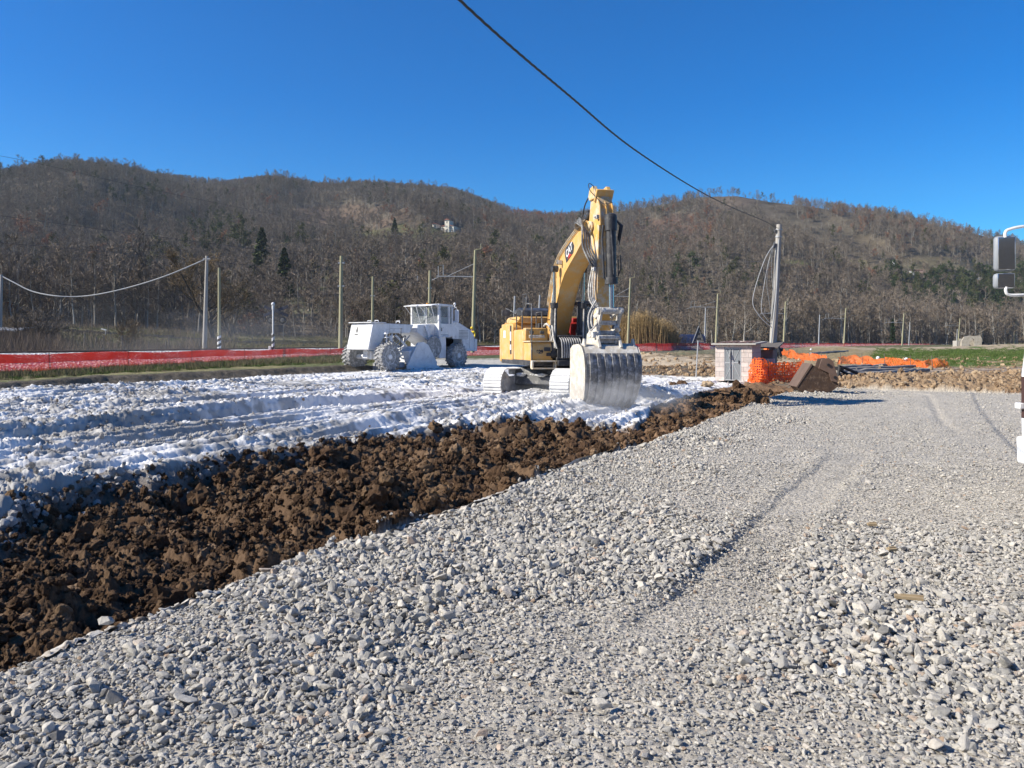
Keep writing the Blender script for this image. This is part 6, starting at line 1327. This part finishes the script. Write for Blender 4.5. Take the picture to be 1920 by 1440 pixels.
# reed clump
def reeds(seed, n, rx, ry, h):
    r = random.Random(seed); K = MB()
    for i in range(n):
        x = r.gauss(0, rx * .5); y = r.gauss(0, ry * .5); hh = h * r.uniform(.55, 1.1) * math.exp(-(x / rx) ** 2 * .6); b_ = Vector((x, y, -.1)); t_ = Vector((x + r.gauss(0, .35), y + r.gauss(0, .3), hh)); w = Vector((r.uniform(-1, 1), r.uniform(-1, 1), 0)).normalized() * .025
        K.add([b_ - w, b_ + w, t_], [(0, 1, 2)])
        for k in range(4):
            c = b_.lerp(t_, r.uniform(.3, .98)); d = Vector((r.gauss(0, .3), r.gauss(0, .3), r.uniform(-.1, .4))); e = c + d; K.add([c - w * 1.2, c + w * 1.2, e], [(0, 1, 2)])
    return K
for i, (px, py, Y, rx, h, lab) in enumerate(((1168, 645, 106, 2.2, 3.0, 'tall tan dry reed clump right behind the excavator bucket'), (1205, 645, 104, 2.8, 3.4, 'tall tan dry reed clump in the middle, around the mast foot'), (1238, 645, 108, 2.2, 2.6, 'lower tan dry reed clump left of the blue-covered shelter'))):
    o = empty('reed_clump', P(px, py, Y), 0, lab, 'reeds', 'dry reeds by the railway'); reeds(500 + i, 2400, rx * 1.15, 1.8, h * 1.3).build('stalks', MB_TAN, o, smooth=False, fixn=False)
T, K_ = grow(320, 3.4, .7, .5, 40, 7, 10, .035, tl=.5, base=.02, trunk_r=.05, ns=5); tree_thing('scrub_bush', P(72, 664, 70), T, K_, MBT2, MB_TW, 'large tangled brown bush beside the dark field shed', 'bush', s=1.05)
T, K_ = grow(321, 3.0, .7, .5, 34, 7, 10, .035, tl=.5, base=.02, trunk_r=.05, ns=5); tree_thing('scrub_bush', P(38, 655, 78), T, K_, MBT2, MB_BR, 'tangled bush partly hiding the dark field shed', 'bush')
T, K_ = grow(322, 2.4, .7, .5, 30, 6, 9, .03, tl=.45, base=.02, trunk_r=.04, ns=5); tree_thing('scrub_bush', P(238, 663, 68), T, K_, MBT2, MB_BR, 'low thin bush among the wooden fence posts', 'bush')
# front row of the valley wood: trees one can tell apart
protoA = []
for i in range(5):
    T, K_ = grow(340 + i, 13.5, .17 if i < 3 else .3, 1.6 if i < 3 else .8, 20, 6, 9, .045, trunk_r=.15, base=.22, tl=1.0)
    o = tree_thing('woodland_tree', (0, 0, -50), T, K_, MB_PALE if i < 3 else MB_TR, MB_TW, 'slender leafless tree with a pale stem in the front row of the valley wood' if i < 3 else 'broad leafless grey tree in the front row of the valley wood', 'tree', 'trees of the valley wood'); protoA.append(o)
rr = random.Random(12); used = set(); k = 0
for j in range(84):
    px = -30 + j * 24 + rr.uniform(-9, 9)
    if 440 < px < 610 or px > 1940: continue
    Yb1 = float(hillpar(np.array(px))[0]); Y = Yb1 - rr.uniform(3, 26) * (1 if px < 1250 else 1.8); X = (px - 960) / F * Y; z = float(zhill(np.array(X), np.array(Y)))
    i = rr.choice([0, 1, 2, 0, 1, 2, 3, 4]); src = protoA[i]
    if i in used: o = copy_tree(src)
    else: used.add(i); o = src
    s = float(np.interp(px, [0, 300, 600, 1000, 1250, 1450, 1600, 1920], [.98, .95, .7, .62, .7, 1.05, 1.1, .8])) * rr.uniform(.8, 1.12)
    o.location = (X, Y, z - .1); o.rotation_euler = (0, 0, rr.uniform(0, 6.28)); o.scale = (s, s, s)
for i in range(5):
    if i not in used:
        for c in list(protoA[i].children): bpy.data.objects.remove(c)
        bpy.data.objects.remove(protoA[i])
# the hill house
hp = hillpos(838, 436); s = hp.y / 1450     # metres per photo pixel there
hh = empty('hill_house', hp, R(-20), 'pale stone house with a square tower and red roof high on the hillside', 'house')
MW = pm('pale_render', (.72, .66, .54), (.62, .56, .45), .25, .9); MRf = pm('red_tiles', (.34, .15, .10), (.28, .12, .09), .4, .9)
def bl(name, x0, x1, y0, y1, h, ridge, par):
    q = MB(); q.bb(x0, x1, y0, y1, -4, h); w = q.build(name, MW, par)
    q = MB(); q.prism([(x0 - .4, h), (x1 + .4, h), ((x0 + x1) / 2, h + ridge)], y0 - .4, y1 + .4, 'y'); q.build('roof', MRf, par); return w
w1 = bl('tower', -4.5 * s, 4.5 * s, 0, 5, 23 * s, 2.5 * s, hh)
w2 = bl('main_wall', -13 * s, 13 * s, .6, 9, 12 * s, 3 * s, hh)
for (x, z, w, h, par) in ((0, 19, 1.4, 4, w1), (0, 11, 1.2, 3, w1), (-8, 7, 1.6, 3, w2), (8, 8, 1.6, 3, w2), (0, 4, 2, 4.5, w1), (10, 3, 1.5, 3, w2)):
    q = MB(); yy = -.03 if par is w1 else .57; q.box((x * s, yy, z * s), (w * s, .1, h * s)); q.build('window', M['dark'], par)
o = empty('hill_outbuilding', hillpos(815, 428), R(-20), 'small pale outbuilding left of the tower house on the hill', 'house')
q = MB(); q.bb(-5 * s, 3 * s, 0, 5, -3, 7 * s); q.build('wall', MW, o); q = MB(); q.prism([(-5.6 * s, 7 * s), (3.6 * s, 7 * s), (-1 * s, 9.5 * s)], -.4, 5.4, 'y'); q.build('roof', MRf, o); q = MB(); q.box((.8 * s, -.03, 3 * s), (2.4 * s, .1, 5 * s)); q.build('doorway', M['dark'], o)
for i, (px, py, w, h, c, lab) in enumerate(((1722, 512, 26, 4, (.45, .30, .24), 'long low far building with a faded red roof on the right slope'), (1711, 515, 5, 5, (.75, .75, .75), 'tiny white hut left of the long low far building'), (1830, 527, 20, 4, (.6, .6, .58), 'far pale low building half hidden by evergreens'), (1676, 499, 3, 8, (.7, .7, .7), 'tiny white pillar on the right slope'),
                                          (751, 534, 9, 6, (.28, .31, .36), 'small blue-grey shed on the slope behind the white machine'), (474, 543, 5, 7, (.6, .6, .6), 'tiny pale shed near the two conifers'), (791, 428, 4, 7, (.6, .55, .45), 'tiny pale stone stump left of the hill house'), (1913, 530, 14, 5, (.6, .6, .58), 'far pale building right of the truck mirrors'))):
    hp = hillpos(px, py); s1 = hp.y / 1450; o = empty('far_hut', hp + Vector((0, 0, .2)), R(-10), lab, 'hut'); q = MB(); q.bb(-w / 2 * s1, w / 2 * s1, 0, 4, -2, h * s1); q.build('wall', pm('hut%d' % i, c, None, .5, .9), o)
    q = MB(); q.prism([(-.3, h * s1), (4.3, h * s1), (2, h * s1 + 1.3 * s1)], -w / 2 * s1 - .3, w / 2 * s1 + .3); q.build('roof', MRf if i == 0 else pm('hutroof%d' % i, tuple(x * .8 for x in c), None, .5, .9), o)
# ================================================================ PEOPLE
def person(name, loc, rz, joints, edges, radii, parts, label, skin=(.45, .28, .2)):
    """skinned body in one surface, clothes as children"""
    o = empty(name, loc, rz, label, 'person')
    def skinned(nm, J, E, Rr, mat):
        me = bpy.data.meshes.new(nm); me.from_pydata(J, E, []); ob = link(nm, me, mat, o)
        m = ob.modifiers.new('s', 'SKIN'); 
        for v, r in zip(me.skin_vertices[0].data, Rr): v.radius = (r, r)
        me.skin_vertices[0].data[0].use_root = True
        ss = ob.modifiers.new('d', 'SUBSURF'); ss.levels = 1; ss.render_levels = 1; m.use_smooth_shade = True; return ob
    sk_ = pm(name + '_skin', skin, None, 5, .6)
    skinned('body', joints, edges, radii, sk_)
    for (nm, idxs, extra, mat) in parts:
        J = [joints[i] for i in idxs]; mp_ = {a: k for k, a in enumerate(idxs)}; E = [(mp_[a], mp_[b]) for a, b in edges if a in mp_ and b in mp_]; skinned(nm, J, E, [radii[i] + extra for i in idxs], mat)
    return o
ST = [(0, 0, .95), (0, 0, 1.15), (0, .02, 1.40), (0, .02, 1.52), (0, .04, 1.64), (0, .05, 1.74),  # pelvis, waist, chest, neck, head, crown
      (.19, .02, 1.42), (.25, .03, 1.15), (.26, .14, .92), (.26, .20, .84), (-.19, .02, 1.42), (-.26, 0, 1.15), (-.24, .12, .93), (-.23, .18, .85),
      (.10, 0, .90), (.12, .03, .50), (.12, 0, .10), (.13, .16, .04), (-.10, 0, .90), (-.12, .0, .50), (-.13, -.03, .10), (-.14, .13, .04)]
SE = [(0, 1), (1, 2), (2, 3), (3, 4), (4, 5), (2, 6), (6, 7), (7, 8), (8, 9), (2, 10), (10, 11), (11, 12), (12, 13), (0, 14), (14, 15), (15, 16), (16, 17), (0, 18), (18, 19), (19, 20), (20, 21)]
SR = [.14, .13, .15, .06, .10, .08, .065, .05, .038, .035, .065, .05, .038, .035, .09, .065, .045, .04, .09, .065, .045, .04]
HV = pm('hi_vis_yellow', (.85, .62, .03), (.75, .5, .03), 6, .6); HO = pm('hi_vis_orange', (.9, .22, .05), (.8, .18, .04), 6, .6); TRS = pm('dark_trousers', (.04, .045, .06), None, 6, .9); HAIR = pm('dark_hair', (.03, .02, .015), None, 6, .9)
pz = P(885, 650, 66); person('person', (pz.x, 66, float(zrail(66)) + .0), R(170), ST, SE, SR, [('jacket', [1, 2, 6, 7, 8, 10, 11, 12], .035, HV), ('trousers', [0, 14, 15, 16, 18, 19, 20], .025, TRS), ('helmet', [5], .045, HV)][:2], 'worker in a yellow high-visibility jacket standing behind the white machine')
pw = bpy.data.objects['person']; q = MB(); q.ball((0, .05, 1.73), .125, 8); q.bb(-.12, .12, .02, .24, 1.69, 1.71); q.build('helmet', HV, pw)
BT = [(0, 0, .85), (0, .18, .98), (0, .42, 1.0), (0, .55, .92), (0, .64, .86), (0, .70, .80),
      (.18, .42, .96), (.2, .5, .70), (.16, .62, .48), (.15, .66, .40), (-.18, .42, .96), (-.2, .5, .7), (-.16, .62, .48), (-.15, .66, .4),
      (.1, -.02, .80), (.13, .12, .44), (.13, -.06, .10), (.14, .1, .04), (-.1, -.02, .80), (-.14, .10, .44), (-.15, -.02, .10), (-.16, .13, .04)]
pb = G(1459, 702); o = person('person', (pb.x, pb.y + 1.4, zat(pb.x, pb.y + 1.4) + .35), R(-80), BT, SE, SR, [('trousers', [0, 14, 15, 16, 18, 19, 20], .03, HO), ('jacket', [1, 2, 6, 7, 8, 10, 11, 12], .04, TRS)], 'worker in orange trousers bending over behind the orange net')
q = MB(); q.ball((0, .68, .86), .12, 8); q.build('cap', TRS, o)
# ================================================================ THE TRUCK AT THE RIGHT EDGE
tk_ = empty('white_truck', (5.95, 9.05, 0), 0, 'white truck cut by the right edge, only fender and mirrors visible', 'truck')
TW = pm('truck_white', (.78, .78, .78), (.74, .74, .74), 1, .35, 0, dirt=(.6, .58, .54), dscale=3, dlo=.6, dhi=.8)
q = MB(); q.prism([(.0, .30), (.02, .8), (.02, 1.35), (-.05, 1.68), (-.18, 1.85), (-.45, 2.9), (-.6, 3.05), (-2.1, 3.05), (-2.1, .9), (-1.75, .9), (-1.6, 1.2), (-.85, 1.2), (-.65, .9), (-.6, .30)], 0, 2.4); cabt = q.build('cab', TW, tk_, .05)
q = MB(); q.prism([(-.28, 1.85), (-.52, 2.75), (-1.5, 2.75), (-1.5, 1.75)], -.006, .0); q.build('side_window', M['glass'], cabt)
q = MB(); q.bb(-.012, -.002, -.30, -.03, .84, 1.32); q.build('vent_panel', pm('brown_panel', (.07, .035, .03), None, 3, .6), cabt, .02)
q = MB(); q.tube([(0, -1.58, 1.75), (0, -1.58, .95)], .01, 4); q.box((-.02, -1.4, 1.4), (.03, .16, .03)); q.build('door_handle', M['dark'], cabt)
q = MB(); q.bb(.2, 2.2, -8.5, -2.2, 1.0, 2.4); q.build('cargo_body', TW, tk_, .04)
q = MB(); q.bb(.5, 1.9, -8.5, -.3, .6, .85); q.build('chassis', M['dark'], tk_)
for (x, y) in ((.05, -1.22), (2.05, -1.22), (.1, -6.5), (2.0, -6.5)):
    q = MB(); q.lathe([(.2, 0), (.45, .0), (.52, .05), (.52, .25), (.45, .3), (.2, .3)], (x, y, .52), 'x', 28); w = q.build('wheel', M['tyre'], tk_); q = MB(); q.lathe([(.02, .06), (.25, .06), (.3, .01), (.3, .29), (.02, .2)], (x, y, .52), 'x', 20); q.build('rim', M['pole_grey'], w)
q = MB(); q.prism([(.03, .3), (.05, .62), (-.55, .62), (-.55, .3)], -.03, 2.43); q.build('bumper', TW, tk_, .03)
q = MB(); q.box((-.035, -.04, .98), (.06, .1, .07)); q.build('marker_lamp', M['white'], tk_, .01)
def Ym(px, py, Y=8.7): return P(px, py, Y) - Vector((5.95, 9.05, 0))
q = MB(); q.tube(spl([Ym(1885, 445), Ym(1885, 436), Ym(1893, 430), Ym(1925, 424), Ym(1990, 424, 8.75)], 6), .017, 8); q.tube(spl([Ym(1887, 538), Ym(1886, 546), Ym(1893, 553), Ym(1925, 553), Ym(1990, 553, 8.75)], 6), .017, 8); mo = q.build('mirror_arm', M['white'], tk_)
MIR, t_m, b_m = newmat('mirror_glass'); b_m.inputs['Metallic'].default_value = 1; b_m.inputs['Roughness'].default_value = .03; b_m.inputs['Base Color'].default_value = (.75, .78, .82, 1)
hg = pm('mirror_shell', (.27, .29, .32), None, 3, .5)
def mirr(x0, x1, y0, y1, nm):
    a = Ym((x0 + x1) / 2, (y0 + y1) / 2); w = (x1 - x0) / F * 8.7; h = (y1 - y0) / F * 8.7
    q = MB(); q.M = Matrix.Translation(a) @ Matrix.Rotation(R(-14), 4, 'Z'); q.box((0, .045, 0), (w, .09, h)); s_ = q.build('mirror_shell', hg, mo, .035)
    q = MB(); q.M = Matrix.Translation(a) @ Matrix.Rotation(R(-14), 4, 'Z'); q.box((.008, -.003, 0), (w * .78, .006, h * .92)); q.build(nm, MIR, s_, .003)
mirr(1868, 1904, 442, 508, 'mirror_glass'); mirr(1867, 1903, 512, 541, 'mirror_glass')
# ================================================================ LIME DUST IN THE AIR
def dust(name, c, d, den, lab):
    b = bmesh.new(); bmesh.ops.create_icosphere(b, subdivisions=3, radius=1); me = bpy.data.meshes.new(name); b.to_mesh(me); b.free(); m = bpy.data.materials.new(name); m.use_nodes = True; t = m.node_tree; t.nodes.remove(t.nodes['Principled BSDF'])
    v = N(t, 'ShaderNodeVolumePrincipled'); v.inputs['Color'].default_value = (.93, .93, .95, 1); tc = N(t, 'ShaderNodeTexCoord'); n = N(t, 'ShaderNodeTexNoise', Scale=2.0, Detail=3.0); t.links.new(tc.outputs['Object'], n.inputs['Vector'])
    le = N(t, 'ShaderNodeVectorMath', operation='LENGTH'); t.links.new(tc.outputs['Object'], le.inputs[0]); f = N(t, 'ShaderNodeMapRange'); t.links.new(le.outputs['Value'], f.inputs[0]); f.inputs[1].default_value = 1; f.inputs[2].default_value = .1; f.inputs[3].default_value = 0; f.inputs[4].default_value = den
    r_ = ramp(t, n.outputs[0], [(.38, (0,) * 3), (.75, (1,) * 3)]); mu = N(t, 'ShaderNodeMath', operation='MULTIPLY'); t.links.new(f.outputs[0], mu.inputs[0]); t.links.new(r_, mu.inputs[1]); t.links.new(mu.outputs[0], v.inputs['Density']); t.links.new(v.outputs[0], t.nodes['Material Output'].inputs['Volume'])
    o = link(name, me, m); o.location = c; o.scale = d; tag(o, lab, 'dust', kind='stuff')
dust('lime_dust', (2.2, 19.2, .3), (2.6, 1.5, .75), 1.2, 'pale lime dust drifting round the foot of the bucket')
dust('lime_dust', (-18, 46, 1.8), (13, 9, 3.2), .028, 'faint lime dust drifting left of the white machine')

# ================================================================ THE AIR
hz_ = MB(); hz_.bb(-1000, 1000, -1000, 1000, -2.2, 205)
m = bpy.data.materials.new('haze'); m.use_nodes = True; t = m.node_tree; t.nodes.remove(t.nodes['Principled BSDF'])
v = N(t, 'ShaderNodeVolumePrincipled'); v.inputs['Color'].default_value = (.8, .9, 1, 1); v.inputs['Density'].default_value = .00014; v.inputs['Anisotropy'].default_value = .2; t.links.new(v.outputs[0], t.nodes['Material Output'].inputs['Volume'])
tag(hz_.build('haze', m, smooth=False), 'thin blue winter haze over the whole valley', 'haze', kind='stuff')
